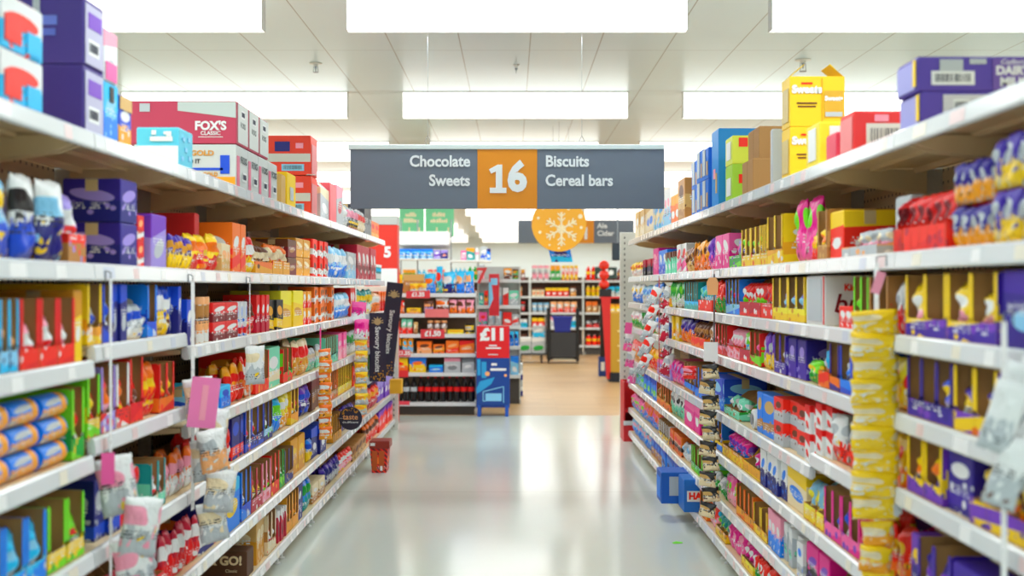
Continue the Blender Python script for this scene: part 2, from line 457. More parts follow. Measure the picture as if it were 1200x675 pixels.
def tray(side, Yn, w, d, h, fh, slots, style, cols, z, dep=0, f=0, lid=0):
    me = get(('tray', w, d, h, fh, slots, style, cols, f, lid), lambda: tray_mesh(w, d, h, fh, slots, style, [pack(*cols, 'band'), M_KRAFT, plain(cols[1 if f else 0], .45)], lid))
    o = bpy.data.objects.new('display_tray', me); COL.objects.link(o)
    o.location, r = side_xform(side, Yn, Yn+w, dep, z); o.rotation_euler = (0, 0, r); return o

KW = dict(bag=('snack bag','bag'), box=('biscuit box','box'), case=('carton','carton'), tub=('tub','tub'), roll=('biscuit roll','roll'))
def noun_of(side, pk, cols, intray):
    if pk != 'bag': return KW[pk][0]
    if side == 'L': return 'biscuit packet' if intray else 'biscuit bag'
    if set(cols) & {'purple', 'indigo', 'violet', 'brown', 'kraft'}: return 'chocolate bag'
    return 'sweet packet' if intray else 'sweet bag'
def plural(k): return {'biscuit packet':'biscuit packets','biscuit bag':'biscuit bags','chocolate bag':'chocolate bags','sweet packet':'sweet packets','sweet bag':'sweet bags','snack bag':'snack bags','biscuit box':'biscuit boxes','carton':'cartons','tub':'tubs','biscuit roll':'biscuit rolls','slotted tray':'slotted trays','open tray':'open trays'}[k]
def look(cols, noun):
    a, b = cn(cols[0]), cn(cols[1])
    return f'{a} {noun}' if a == b else f'{a} and {b} {noun}'
def place_txt(side, lv, b):
    n = NB[side]; w = 'nearest' if b == 0 else ('farthest' if b == n-1 else ORD[b])
    return f"{SHELFN[side][lv]} shelf, {'left' if side == 'L' else 'right'} aisle {w} bay"
def setlabels(objs, cols, noun, cat, side, lv, b, extra=''):
    lk = look(cols, noun); grp = f'{lk.replace(noun, plural(noun))}{extra}, {place_txt(side, lv, b)}'
    n = len(objs)
    for i, o in enumerate(objs):
        if n == 1: p = ''
        elif n <= 7:
            p = {0: 'nearest '}.get(i, 'farthest ' if i == n-1 else ('middle ' if n == 3 else ORD[i]+' '))
        else: p = ''
        l = f'{p}{lk}{extra}, {place_txt(side, lv, b)}'
        base = l; k = 0
        tries = [' with '+cn(cols[2]), ' beyond its twin', ' farther along', ' farthest along', ' past others', ' again beyond', ' next beyond', ' farther still']
        while l in USED and not (n > 7 and USED[l] == (grp, id(objs))):
            if k >= len(tries): break
            l = f'{p}{lk}{extra}{tries[k]}, {place_txt(side, lv, b)}'; k += 1
            if len(l.split()) > 16: l = base
        if n > 1: o['group'] = grp
        USED[l] = (grp, id(objs)); tag(o, l, cat)

def fill(side, lv, b, Ya, Yb, kind, h, cols, n, seed, opt):
    """stock one stretch of shelf between world Ya and Yb inside one bay"""
    z = level(side, lv, b)+.001; Wd = Yb-Ya-.006; Ya += .003
    if Wd < .03: return
    up = level(side, lv-1, b) if lv else 9
    h = min(h, up-z-(.062 if lv else 0))
    dd = DL if side == 'L' else DR
    far = Ya > 8.2
    rr = random.Random(seed)
    if kind in ('slot', 'tray'):
        tw = opt.get('w', .24); nt = max(1, n or round(Wd/tw)); w = round(Wd/nt-.004, 3)
        if w > .4 and not n: nt += 1; w = round(Wd/nt-.004, 3)
        pc = opt.get('p', (cols[1], cols[0], cols[2]))
        slots = max(opt.get('s', max(1, round(w/.095))), math.ceil(w/.17)); d = .3
        fh = h*(.3 if kind == 'slot' else .38)
        trays = []; packs = []; pk = opt.get('k', 'bag')
        for i in range(nt):
            Yn = Ya+i*(Wd/nt)+.002
            trays.append(tray(side, Yn, w, d, round(h, 3), round(fh, 3), slots, kind, cols, z, .012, opt.get('f', 0), round(max(0, min(.07, up-z-.07-h)), 2) if rr.random() < .5 else 0))
            sw = w/slots
            for k in range(slots):
                if rr.random() < opt.get('e', .1): continue
                rows = 1 if far or kind == 'slot' else (2 if rr.random() < .5 else 1)
                y_s = rr.choice([0, 0, .003, .03]) if kind == 'slot' else .012
                for r_ in range(rows):
                    pw = round(sw-.014, 3); ph = round(h*(rr.choice([.66, .76, .86]) if pk == 'bag' else .6), 2)
                    if kind == 'tray': ph = round(min(h*.95, fh*2.3), 2)
                    t = .07 if pk == 'bag' else .05
                    p = product(side, pk, Yn+k*sw+.007, pw, ph, pc, .012+y_s+.010+r_*(t+.016), z+.004, rr.randrange(3), d=t)
                    packs.append(p)
        setlabels(trays, cols, 'slotted tray' if kind == 'slot' else 'open tray', 'tray', side, lv, b)
        noun = noun_of(side, pk, pc, True)
        for p in packs: p.name = noun.replace(' ', '_')
        if packs: setlabels(packs, pc, noun, 'packet' if 'packet' in noun else KW[pk][1], side, lv, b, ' in tray' if pk != 'bag' or 'chocolate' in noun else '')
    elif kind in ('bag', 'box', 'case', 'tub'):
        tw = {'bag': .13, 'box': .085, 'case': .26, 'tub': .1}[kind]*opt.get('ws', 1)
        nn = max(1, n or round(Wd/tw)); nn = max(nn, math.ceil(Wd/{'bag': .18, 'box': .2, 'case': .44, 'tub': .2}[kind])); w = Wd/nn
        if kind == 'tub' and w > .14: nn = max(1, int(Wd/.12)); w = Wd/nn
        st = opt.get('st', 1); rows = opt.get('r', 1 if far else 2) if kind == 'bag' else (opt.get('r', 1))
        objs = []
        hh = h/st-.003 if st > 1 else h
        if st > 1: hh = min(hh, (up-z-.065)/st-.003) if lv else hh
        for i in range(nn):
            for k in range(st):
                for r_ in range(rows):
                    if kind == 'bag':
                        t = min(.06, .3*w+.02); t = round(t, 2)
                        if r_ and rr.random() < .45: continue
                        v = rr.choice([1, .94, .97]); tl = rr.choice([0, .0, .1]) if st == 1 else 0
                        if not tl and st == 1 and rr.random() < opt.get('miss', .05): continue
                        o = product(side, 'bag', Ya+i*w+.003, w-.006-.004*(i % 2), hh*v, cols, .014+r_*(t+.03)+rr.uniform(0, .012), z+k*(hh+.003), rr.randrange(3), d=t, tilt=tl, rz=rr.uniform(-.07, .07))
                        if tl: o.location.z += .002
                    elif kind == 'tub':
                        ww = min(w-.006, opt.get('maxd', .12)); o = product(side, 'tub', Ya+i*w+(w-ww)/2, ww, hh, cols, .014+r_*(ww+.01), z+k*(hh+.003), seed)
                    else:
                        d = opt.get('d', .18 if kind == 'box' else .36)
                        jit = rr.choice([0, .006, .015, .03]) if kind == 'box' else rr.uniform(0, .02)
                        if k: jit = jl
                        jl = jit
                        o = product(side, kind, Ya+i*w+.002, w-.004, hh, cols, .010+jit+opt.get('b', 0)+r_*(d+.01), z+k*(hh+(.0045 if kind == 'case' else .002)), seed, d=d)
                    objs.append(o)
        if opt.get('nm'):
            for o in objs: o.name = opt['nm']
        noun = noun_of(side, kind, cols, False)
        if kind == 'bag' and not opt.get('nm'):
            for o in objs: o.name = noun.replace(' ', '_')
        setlabels(objs, cols, noun, KW[kind][1], side, lv, b)
    elif kind == 'rollx':
        nn = n or 3; w = Wd/nn; rad = .036; rows = max(1, int(h/(rad*2))); objs = []
        for i in range(nn):
            for r_ in range(rows):
                L_ = round(w-.012, 3); me = get(('rollx', rad, L_, cols), lambda: rollx_mesh(rad, L_, [pack(*cols, 'burst', True), plain(cols[1], .35), plain(cols[0], .35)]))
                o = bpy.data.objects.new('biscuit_roll', me); COL.objects.link(o)
                o.location, r = side_xform(side, Ya+i*w+.006, Ya+i*w+.006+L_, .016+.004*(i % 2), z+r_*rad*2.005); o.rotation_euler = (0, 0, r); objs.append(o)
        setlabels(objs, cols, KW['roll'][0], 'roll', side, lv, b)
    elif kind == 'roll':
        nn = max(1, n or int(Wd/.068)); w = min(Wd/nn, .07); rows = max(1, int((h-w)/(w*.87))+1); objs = []
        rad = w/2-.0008
        for r_ in range(rows):
            for i in range(nn-(r_ % 2)):
                o = product(side, 'roll', Ya+i*w+(w/2 if r_ % 2 else 0)+.0008, rad*2, 0, cols, .018+rr.uniform(0, .015), z+r_*w*.872, seed, d=.22); objs.append(o)
        setlabels(objs, cols, KW['roll'][0], 'roll', side, lv, b)

def run(side, lv, start, spec):
    """spec rows: 'xend kind height c1 c2 c3 key=value ...'; xend is the far pixel limit of the stretch along the shelf front"""
    dd = DL if side == 'L' else DR
    toY = (lambda x: F*dd/(600-x)) if side == 'L' else (lambda x: F*dd/(x-600))
    Ya = max(toY(start), Y0); sd = lv*101+(0 if side == 'L' else 50)
    for row in spec.strip().split('\n'):
        if not row.strip(): continue
        t = row.split(); xe = float(t[0]); Yb = min(toY(xe), Y0+NB[side]-.01); kind = t[1]; sd += 1
        if kind != 'gap':
            h = float(t[2]); cols = tuple((t[3:6]+[t[4] if len(t) > 4 else t[3], 'white', 'white'])[:3]) if False else None
            cs = [x for x in t[3:] if '=' not in x]
            while len(cs) < 3: cs.append('white')
            opt = {}
            for x in t[3:]:
                if '=' in x:
                    k, v = x.split('='); opt[k] = tuple(v.split('/')) if k == 'p' else (v if k in ('k', 'nm') else (int(v) if k in ('n', 's', 'st', 'r') else float(v)))
            # split at the uprights
            y = Ya
            if side == 'L' and lv < 2: Yb = min(Yb, Y0+9-.01)
            while y < Yb-.02:
                b = bay_of(side, y+.001); ye = min(Yb, Y0+b+1.0)
                a2 = y+(.02 if abs(y-(Y0+b)) < .003 and False else 0)
                if ye-a2 > .04: fill(side, lv, b, a2, ye, kind, h, tuple(cs[:3]), opt.get('n') if ye == Yb or True else None, sd, opt)
                y = ye
        Ya = max(Yb, Ya)
# left run (x of far edge | kind | height m | colours)
run('L', 1, -20, '''
32 bag .24 ice blue yellow w=1
58 bag .25 white blue black n=1
84 bag .24 white navy ice n=1
108 tray .24 kraft scarlet lilac n=1 p=lilac/red/white e=0
146 gap
166 case .3 indigo navy lilac st=2 d=.2
182 box .19 red white peach n=2 st=2
200 case .2 lilac violet silver n=1 d=.25
206 gap
232 bag .14 purple yellow gold n=3 r=1
262 bag .17 yellow red orange n=2 r=1
276 box .13 cream tan peach n=2 st=1
292 box .24 orange scarlet white n=1
302 bag .2 red yellow white n=2
322 tray .17 mustard orange brown n=1 p=brown/gold/cream e=0
342 tray .2 mustard amber red n=1 p=orange/gold/cream e=0
352 case .22 maroon brown kraft st=2 d=.2
368 case .24 gold mustard cream st=2 d=.3
387 box .26 scarlet white brown st=2 n=4
410 bag .24 ice azure white n=4 st=1
420 case .22 silver ice white n=1
442 case .3 crimson maroon white n=2
452 tub .16 teal white cyan
''')
run('L', 2, -20, '''
28 slot .2 cyan ice navy n=2 p=white/cyan/peach s=2 e=0
93 slot .2 red scarlet white n=3 p=rose/red/white s=1 e=0
104 case .22 yellow gold white n=1 d=.25
124 slot .22 yellow amber white n=1 s=1 p=silver/yellow/blue e=0
138 slot .22 blue navy ice n=1 s=1 p=ice/white/blue e=0
155 box .2 navy blue silver n=2
176 bag .13 silver white blue n=2 r=1
188 slot .22 azure blue white n=1 s=1 p=white/blue/red e=0
208 bag .2 blue yellow white n=3
228 box .19 blue navy white n=2
240 box .17 brown maroon white n=2
252 tub .2 white peach kraft maxd=.13
282 case .17 red maroon white st=2 d=.25
292 box .17 white red azure n=5
306 bag .18 maroon red brown n=3
318 box .2 red crimson white n=3
334 box .17 black yellow mustard n=1
358 case .22 yellow lemon gold n=2 d=.3
370 box .22 amber scarlet white n=3 st=2
393 box .25 orange white brown n=7 st=2
412 bag .2 ice azure white n=4
420 box .24 red scarlet white n=2
440 bag .23 teal white yellow
448 bag .2 peach orange white
462 box .2 orange red white
''')
run('L', 3, -20, '''
88 rollx .25 azure amber silver n=3
104 slot .22 lime green yellow n=1 s=1 p=orange/lime/red
122 slot .2 lime yellow orange n=1 s=1 p=red/orange/yellow e=0
140 slot .22 lilac red white n=1 s=1 p=red/rose/orange e=0
156 slot .22 white scarlet red n=1 s=1 p=red/yellow/orange e=0
172 slot .23 scarlet red crimson n=1 s=1 p=red/orange/brown e=0
190 bag .2 orange red yellow n=2
208 slot .19 red orange scarlet n=1 s=2 p=orange/red/yellow
240 gap
262 case .12 ice cyan blue n=1 d=.2
274 case .1 cyan azure blue n=1 d=.2
290 bag .19 amber scarlet red n=2
302 bag .21 scarlet orange white n=3
318 slot .22 scarlet orange amber n=1 s=2 p=orange/scarlet/white
333 case .22 mint cream white n=1 d=.3
345 slot .2 scarlet lime green n=1 s=2
366 bag .24 cream gold red n=2 r=2
383 bag .16 silver mint cream
398 slot .2 mint teal brown n=2 p=brown/mint/cream
410 box .2 pink rose white
424 bag .2 silver white green
440 tray .2 scarlet red white
450 bag .22 scarlet amber orange
462 bag .2 orange scarlet yellow
''')
run('L', 4, -20, '''
60 slot .2 azure cyan white n=3 s=1 p=cyan/white/ice e=0
104 slot .2 lime yellow green n=2 s=1 p=lime/white/red e=0
124 gap
150 box .2 navy blue silver n=2
180 roll .2 crimson white red
198 slot .18 teal mint cream n=1 s=2 p=rose/red/white e=0
232 bag .17 orange white rose n=3
262 bag .2 red crimson white n=4
276 bag .17 red white scarlet n=3 r=1
290 case .2 navy scarlet blue n=1 d=.2
312 slot .22 blue navy orange n=1 s=2 p=silver/blue/red
322 slot .22 navy ice lime n=1 s=2 p=green/lime/white e=0
333 bag .22 cyan azure lime n=2
343 bag .22 lemon amber white n=2
352 slot .24 yellow amber cream n=1 s=2 p=yellow/white/red e=0
368 bag .2 violet navy blue n=3
382 box .22 brown maroon kraft n=3
398 slot .22 orange kraft scarlet n=2 p=peach/orange/red
414 slot .22 yellow lemon red n=2
428 box .22 scarlet brown black
440 slot .2 green black kraft
452 box .12 white silver green n=2
462 box .2 orange yellow scarlet
''')
run('L', 5, -20, '''
104 slot .26 orange amber violet n=3 s=2 p=lilac/orange/violet e=0
140 bag .2 crimson maroon white
196 tray .2 scarlet red white n=2 p=crimson/red/silver e=0
240 bag .2 crimson red white n=4 r=2
266 case .2 navy white orange n=1 d=.3
284 case .24 azure cyan yellow n=1 d=.25
297 slot .25 azure blue white n=1 s=1 p=azure/yellow/white e=0
310 slot .22 crimson rose white n=1 s=1 p=crimson/white/yellow e=0
320 slot .22 rose red white n=1 s=1 p=red/lime/white e=0
330 slot .23 scarlet red yellow n=1 s=1 p=scarlet/lime/white e=0
336 slot .22 green lime white n=1 s=1
346 slot .2 navy kraft silver n=1 s=2
362 case .22 mustard gold yellow n=2 d=.25
370 bag .15 azure yellow blue
384 case .2 navy blue white n=2 d=.3
392 bag .22 tan cream orange
402 slot .2 gold mustard brown
418 bag .2 purple indigo white
432 tray .2 orange brown kraft
446 bag .2 scarlet crimson amber
462 case .22 violet lilac white
''')
run('L', 6, -20, '''
210 box .2 purple orange white
250 tray .18 scarlet red white p=scarlet/red/white e=0
278 gap
305 gap

316 case .24 tan gold cream n=2 d=.28
326 slot .22 cream kraft red n=1 s=1 p=red/maroon/white e=0
338 box .18 crimson white maroon n=3
352 slot .22 mustard amber gold n=2 s=2 p=mustard/gold/orange
362 box .22 navy indigo white n=2
370 bag .2 azure teal green
384 case .12 cream kraft white n=2
402 bag .17 purple silver navy
415 bag .15 scarlet rose white
432 case .12 kraft tan brown
446 bag .2 orange scarlet brown
462 case .2 scarlet violet rose
''')
# right run
run('R', 1, 1220, '''
1150 bag .28 purple yellow silver n=4 st=2
1104 bag .24 indigo amber silver n=4 st=2
1042 tray .2 red scarlet crimson n=1 s=5 p=red/scarlet/maroon e=0
1024 case .19 silver kraft white n=1 d=.12 b=.05
982 tray .1 silver peach white n=1 p=silver/rose/cream
966 case .18 scarlet yellow white n=1 d=.2
954 slot .2 kraft tan brown n=1 s=1 p=yellow/red/orange
943 bag .11 yellow scarlet orange n=2 r=1
914 bag .28 magenta pink lime n=3 r=2
896 slot .23 yellow mustard white n=1 s=2 p=yellow/orange/brown e=.6
866 slot .2 yellow amber red n=2 s=2 p=yellow/purple/lime e=0
852 tray .18 lime green violet n=1 p=lilac/lime/pink
836 case .2 pink magenta white n=1 d=.2
826 bag .2 violet pink purple n=2
810 bag .2 amber orange brown n=3
800 bag .17 brown tan kraft n=2
790 case .21 white pink red n=2 d=.2
778 box .17 mint brown white n=3
768 case .2 azure blue white n=1
762 case .23 magenta pink rose n=1
750 box .15 black crimson navy
738 bag .15 yellow white red
''')
run('R', 2, 1220, '''
1164 case .19 indigo purple ice n=1 d=.2
1056 slot .19 purple yellow violet n=2 s=2 p=yellow/rose/white e=.1 f=1
1037 bag .17 white red silver n=2
1014 slot .19 kraft brown red n=1 s=2 p=kraft/rose/brown
996 slot .19 lime green white n=1 s=2 p=kraft/green/lime e=.5
978 box .08 scarlet red white n=2
964 gap
940 gap
902 slot .2 yellow lemon gold n=2 s=2 p=blue/white/ice e=.3
888 tray .2 scarlet red white n=1 p=scarlet/white/crimson e=0
864 tray .2 red crimson white n=2 p=red/lime/white e=0
848 slot .2 azure ice teal n=1 p=lime/white/red
832 bag .2 scarlet green red n=3
816 tray .19 red scarlet white n=2 p=cyan/white/mint e=0
800 slot .19 teal cyan mint n=2 p=cyan/mint/white e=0
784 bag .2 green white lime n=4
772 tray .18 yellow amber green
760 bag .2 azure ice white
750 bag .18 ice white azure
738 bag .2 white azure yellow
''')
run('R', 3, 1220, '''
1164 bag .16 purple yellow violet n=3
1112 slot .19 violet yellow orange n=1 s=2 p=purple/silver/yellow e=0 f=1
1058 slot .19 purple indigo violet n=1 s=2 p=blue/lilac/yellow e=0 f=1
1008 bag .17 lemon yellow scarlet n=3
980 slot .18 blue azure ice n=1 s=2 p=silver/navy/azure e=0
968 slot .18 indigo orange purple n=1 s=1 p=azure/orange/pink
955 tray .17 orange scarlet white n=1 p=cyan/orange/white e=0
938 bag .1 lime green yellow n=2 r=1
918 case .17 indigo purple lilac n=2 d=.22
904 slot .18 purple lilac white n=1 s=2 p=ice/violet/white e=0
888 bag .19 violet yellow silver n=4
876 slot .17 red lime crimson n=1 s=1 p=magenta/lime/pink e=0
864 tray .18 red crimson white n=1 s=2 p=lime/cyan/white e=0
850 tray .18 rose red white n=2 p=rose/scarlet/white e=0
836 slot .18 red rose scarlet n=1 s=2 p=red/white/rose e=0
824 bag .17 white brown kraft n=2
808 tray .18 orange scarlet white n=2 p=brown/orange/kraft e=0
794 bag .19 indigo orange purple n=3
784 case .18 yellow amber white n=2
776 box .18 navy white azure n=2
764 bag .17 silver white azure
750 box .16 green white pink
738 bag .17 white green rose
''')
run('R', 4, 1220, '''
1130 tray .19 yellow violet purple n=1 p=yellow/orange/brown e=0
1100 case .18 indigo purple white n=1 d=.2
1058 slot .18 violet yellow purple n=2 s=1 p=yellow/purple/orange e=0 f=1
1004 bag .2 yellow orange scarlet n=2
968 bag .19 white scarlet silver n=2 r=2
940 box .24 white red scarlet n=2 st=2 d=.2
904 box .22 scarlet silver brown n=3 st=2 d=.22
882 case .2 azure kraft tan n=1 d=.2
864 gap
846 tray .13 mint green kraft n=1 p=mint/brown/white e=.5
830 case .19 blue azure ice n=1 d=.25
812 slot .2 azure blue kraft n=2 s=1 p=scarlet/kraft/blue
800 slot .2 kraft azure navy n=1 s=2 p=azure/kraft/brown
784 bag .17 magenta pink lilac n=3
768 case .12 lilac pink white n=2
752 bag .2 amber scarlet yellow
738 bag .2 scarlet amber white
''')
run('R', 5, 1220, '''
1110 case .17 indigo purple white n=1 d=.25
1070 slot .18 purple indigo lilac n=1 s=2 p=indigo/white/violet e=0
1056 case .17 violet indigo yellow n=1 d=.2
1004 bag .2 scarlet orange yellow n=2
962 slot .19 magenta pink violet n=2 s=2 p=indigo/white/blue e=.2
938 tray .18 yellow lemon red n=1 p=ice/yellow/lemon e=0
916 case .17 cream yellow azure n=1 d=.25
888 box .19 white navy azure n=4 d=.12
868 tray .15 yellow mustard gold n=1 p=magenta/violet/white e=.2
844 tray .16 yellow amber gold n=2 p=magenta/azure/violet e=.2
830 slot .18 azure yellow blue n=1 s=1 p=yellow/azure/red
818 bag .18 yellow lime scarlet n=2
800 case .19 magenta pink white n=1 d=.2
784 bag .19 white mint black n=3
768 slot .2 orange amber brown n=3 s=1 p=orange/amber/green
752 case .18 azure blue lime
738 bag .18 lime ice azure
''')
run('R', 6, 1220, '''
1004 slot .18 orange white amber n=2
965 tray .19 scarlet peach pink n=2 p=kraft/orange/pink e=.3
938 case .17 magenta black violet n=1 d=.25
924 box .15 white silver azure n=2 d=.1
912 box .17 silver white mint n=3 d=.1
896 box .18 rose azure white n=3 d=.1
880 slot .15 yellow amber kraft n=1 s=1 p=yellow/kraft/orange e=.5
860 slot .17 orange amber kraft n=2 s=1 p=orange/pink/lime e=.5
846 bag .17 pink rose lime n=3
830 bag .12 silver green white n=2
808 slot .17 lime green mint n=2 s=1 p=pink/lime/rose e=.3
796 bag .13 silver white ice n=2
782 case .14 orange black scarlet n=2
770 slot .15 white yellow blue n=2 p=orange/blue/yellow
752 bag .2 orange azure pink
738 bag .15 pink azure lime
''')
run('R', 7, 1220, '''
905 tray .16 yellow amber orange n=2
880 bag .12 scarlet green white n=3
866 tray .13 yellow lemon gold n=1 p=magenta/pink/white e=0
848 bag .15 magenta pink rose n=3
836 tray .14 yellow amber kraft n=1 p=teal/yellow/lime e=0
826 bag .15 scarlet rose cyan n=2
818 slot .17 orange amber red n=1 s=1 p=orange/red/yellow
802 gap
773 case .17 azure blue navy n=3 d=.28
760 case .16 blue kraft azure n=2
738 bag .16 ice azure rose
''')
# remaining upper cartons, far half of the top shelves
run('L', 0, 396.5, '''
404 case .3 silver rose crimson n=1 d=.3
412 bag .19 cream silver white n=2 r=1
422 bag .2 silver black rose n=3
430 bag .2 silver cream red n=2
438 case .28 charcoal grey black n=1 d=.35
447 case .16 orange amber red n=1 d=.25
''')
run('R', 0, 800, '''
792 case .3 kraft tan brown n=1 d=.3
782 case .22 orange amber white n=1 d=.25
774 case .3 white ice rose n=2 d=.2
764 case .28 ice cream azure n=2 d=.25
754 case .28 cream tan azure n=2 d=.3
742 case .26 tan cream white n=2 d=.3
''')

# ------------------------------------------------------------------ the printed cartons standing on the top shelves
def side_frame(side, w, d, u, v, off=.0025):
    """frame on the face turned to the camera: u metres in from the aisle edge, v up"""
    if side == 'L': return frameM((-off, u, v), (0, -1, 0), (0, 0, 1))
    return frameM((w+off, u, v), (0, 1, 0), (0, 0, 1))
def front_frame(w, u, v, off=.0025): return frameM((u, -off, v), (1, 0, 0), (0, 0, 1))
def label_on(parent, M, w, h, mat, name='printed_panel', t=.0012):
    m = MB(); m.box(-w/2, w/2, -h/2, h/2, -.001, t, 0, 0); o = build(m, name, mat, parent); o.matrix_local = M; return o
def barcode(parent, M, w, h, name='barcode_label', bg=None):
    m = MB(); m.box(-w/2, w/2, -h/2, h/2, -.001, .001, 0); rr = random.Random(int(w*1e4)); x = -w*.42
    while x < w*.4:
        a = rr.uniform(.008, .03)*w; m.box(x, x+a, -h*.28, h*.3, .001, .0016, 1); x += a+rr.uniform(.01, .035)*w
    o = build(m, name, [bg or M_WHITE, plain((70,74,90), .6)], parent); o.matrix_local = M; return o
def carton(side, Yn, w, d, h, z, mats, label, dep=.012, open_top=False, name='cardboard_carton'):
    root = link(name, None); loc, r = side_xform(side, Yn, Yn+w, dep, z); root.location = loc; root.rotation_euler = (0, 0, r)
    tag(root, label, 'carton')
    m = MB(); m.box(0, w, 0, d, 0, h, 0, .003); build(m, 'body', mats, root)
    for k, (a, b_) in enumerate(((.004, d/2-.002), (d/2+.002, d-.004))):
        m = MB()
        if open_top: 
            sg = -1 if k == 0 else 1; y = a if k == 0 else b_
            m.prism([(y, h), (y+sg*-.004, h+.001), (y-sg*.06, h+.055), (y-sg*.062, h+.052)], 'x', .004, w-.004)
        else: m.box(.003, w-.003, a, b_, h, h+.003)
        build(m, 'flap', mats, root)
    return root
ZT = L_LEV[0]+.001
CM = lambda c, r=.5: plain(c, r)
# left: small mixed cartons nearest
for k, (lab, z) in enumerate((('small red white and cyan snack carton at the left edge, under its twin', ZT), ('small red white and cyan snack carton at the left edge, upper of two', ZT+.148))):
    c = carton('L', 2.91, .262, .3, .143, z, pack('white', 'cyan', 'scarlet', 'burst', seed=1), lab); c['group'] = 'red white and cyan snack cartons'
    label_on(c, front_frame(.262, .07, .055), .10, .07, CM('scarlet'), 'red_panel'); label_on(c, front_frame(.262, .2, .04), .09, .06, CM('cyan'), 'cyan_panel')
for k, (lab, z) in enumerate((('white and green carton at the far left frame edge, lower one', ZT), ('teal and red carton at the far left frame edge, upper one', ZT+.153))):
    cc = [('white','mint','grey'), ('teal','scarlet','white')][k]
    carton('L', 2.62, .27, .3, .148, z, pack(*cc), lab)
# big deep purple cartons
for k, (z, lab) in enumerate(((ZT, 'deep purple chocolate carton, lower of two on top left shelf'), (ZT+.212, 'deep purple chocolate carton with ice blue print, upper of two on top left shelf'))):
    c = carton('L', 3.47, .175, .5, .207, z, plain((66,44,140), .5), lab)
    label_on(c, front_frame(.175, .0875, .10), .15, .19, CM((188,186,214)), 'pale_panel')
    barcode(c, front_frame(.175, .08, .06, .004), .09, .05)
    label_on(c, front_frame(.175, .09, .145, .004), .11, .05, CM('violet'), 'violet_patch')
    if k:
        label_on(c, side_frame('L', .175, .5, .15, .135), .14, .03, CM((110,130,225)), 'pale_blue_print')
        label_on(c, side_frame('L', .175, .5, .15, .098), .13, .022, CM((96,116,215)), 'pale_blue_print')
        label_on(c, side_frame('L', .175, .5, .145, .183), .022, .046, CM('silver'), 'tape_strip')
c = carton('L', 3.65, .13, .4, .19, ZT, pack('cyan', 'azure', 'ice', 'burst', seed=2), 'cyan snack carton with dark hand hole, beneath the white carton')
label_on(c, front_frame(.13, .065, .155), .035, .05, M_BLACK, 'hand_hole')
c = carton('L', 3.65, .125, .38, .17, ZT+.195, pack('white', 'rose', 'silver', 'top', seed=1), 'white and pink carton standing on the cyan snack carton')
label_on(c, front_frame(.125, .06, .035), .1, .06, CM('pink'), 'pink_panel')
c = carton('L', 3.79, .12, .36, .17, ZT, pack('blue', 'amber', 'white', 'burst', seed=2), 'blue carton with tan band beside the cyan cartons')
label_on(c, front_frame(.12, .06, .145), .118, .045, CM('tan'), 'tan_band')
# cyan carton with white label
c = carton('L', 4.43, .19, .17, .148, ZT, plain((90,205,232), .5), 'light cyan carton with white lower panel, before the crimson cartons', dep=.0)
c.location.x += .0
label_on(c, side_frame('L', .19, .17, .085, .042), .165, .07, M_WHITE, 'white_panel')
label_on(c, side_frame('L', .19, .17, .07, .105), .09, .018, M_WHITE, 'wordmark')
for u, v, s_ in ((.04,.125,.02),(.1,.13,.018),(.055,.128,.012)): label_on(c, side_frame('L', .19, .17, u, v), s_, s_, M_WHITE, 'white_dot')
for u, v in ((.04,.03),(.09,.07),(.14,.04),(.06,.11),(.13,.115)): label_on(c, front_frame(.19, u, v), .03, .018, CM('ice'), 'pale_spot')
# crimson and white biscuit cartons
Yq = 5.40
for i in range(3):
    c = carton('L', Yq+i*.235, .228, .56, .205, ZT+.212, plain((196,58,88), .55),
        ['nearest crimson and grey biscuit carton of the upper row on top left shelf','middle crimson and grey biscuit carton of the upper row on top left shelf','farthest crimson and grey biscuit carton of the upper row on top left shelf'][i])
    c['group'] = 'crimson biscuit cartons on the top left shelf'
    label_on(c, front_frame(.228, .125, .105), .2, .19, CM((214,220,216)), 'pale_panel')
    barcode(c, front_frame(.228, .12, .155, .004), .07, .04)
    text('FOXS', .04, CM((120,128,124)), c, front_frame(.228, .12, .10, .004))
    if i == 0:
        m = MB(); m.add([(0,0,0),(.30,0,0),(.30,.085,0),(0,.085,0)], [(0,1,2,3)]); 
        m = MB(); pts = [(.0,.10),(.0,.205),(.285,.205),(.285,.155),(.235,.148),(.21,.128),(0,.118)]
        m.prism([(-u, v) for u, v in [(.002,.125),(.002,.203),(.285,.203),(.285,.16),(.20,.15)]], 'z', -.001, .0014)
        o = build(m, 'pale_grey_panel', CM((196,208,204)), c); o.matrix_local = frameM((-.0015, 0, 0), (0,-1,0), (0,0,1))
        text("FOX'S", .058, M_WHITE, c, side_frame('L', .228, .5, .125, .085, .003), bold=.04)
        text("CLASSIC", .026, M_WHITE, c, side_frame('L', .228, .5, .125, .05, .003), bold=.02)
        label_on(c, side_frame('L', .228, .5, .125, .032), .12, .003, M_WHITE, 'underline')
        label_on(c, side_frame('L', .228, .5, .445, .175), .05, .04, CM('silver'), 'small_label')
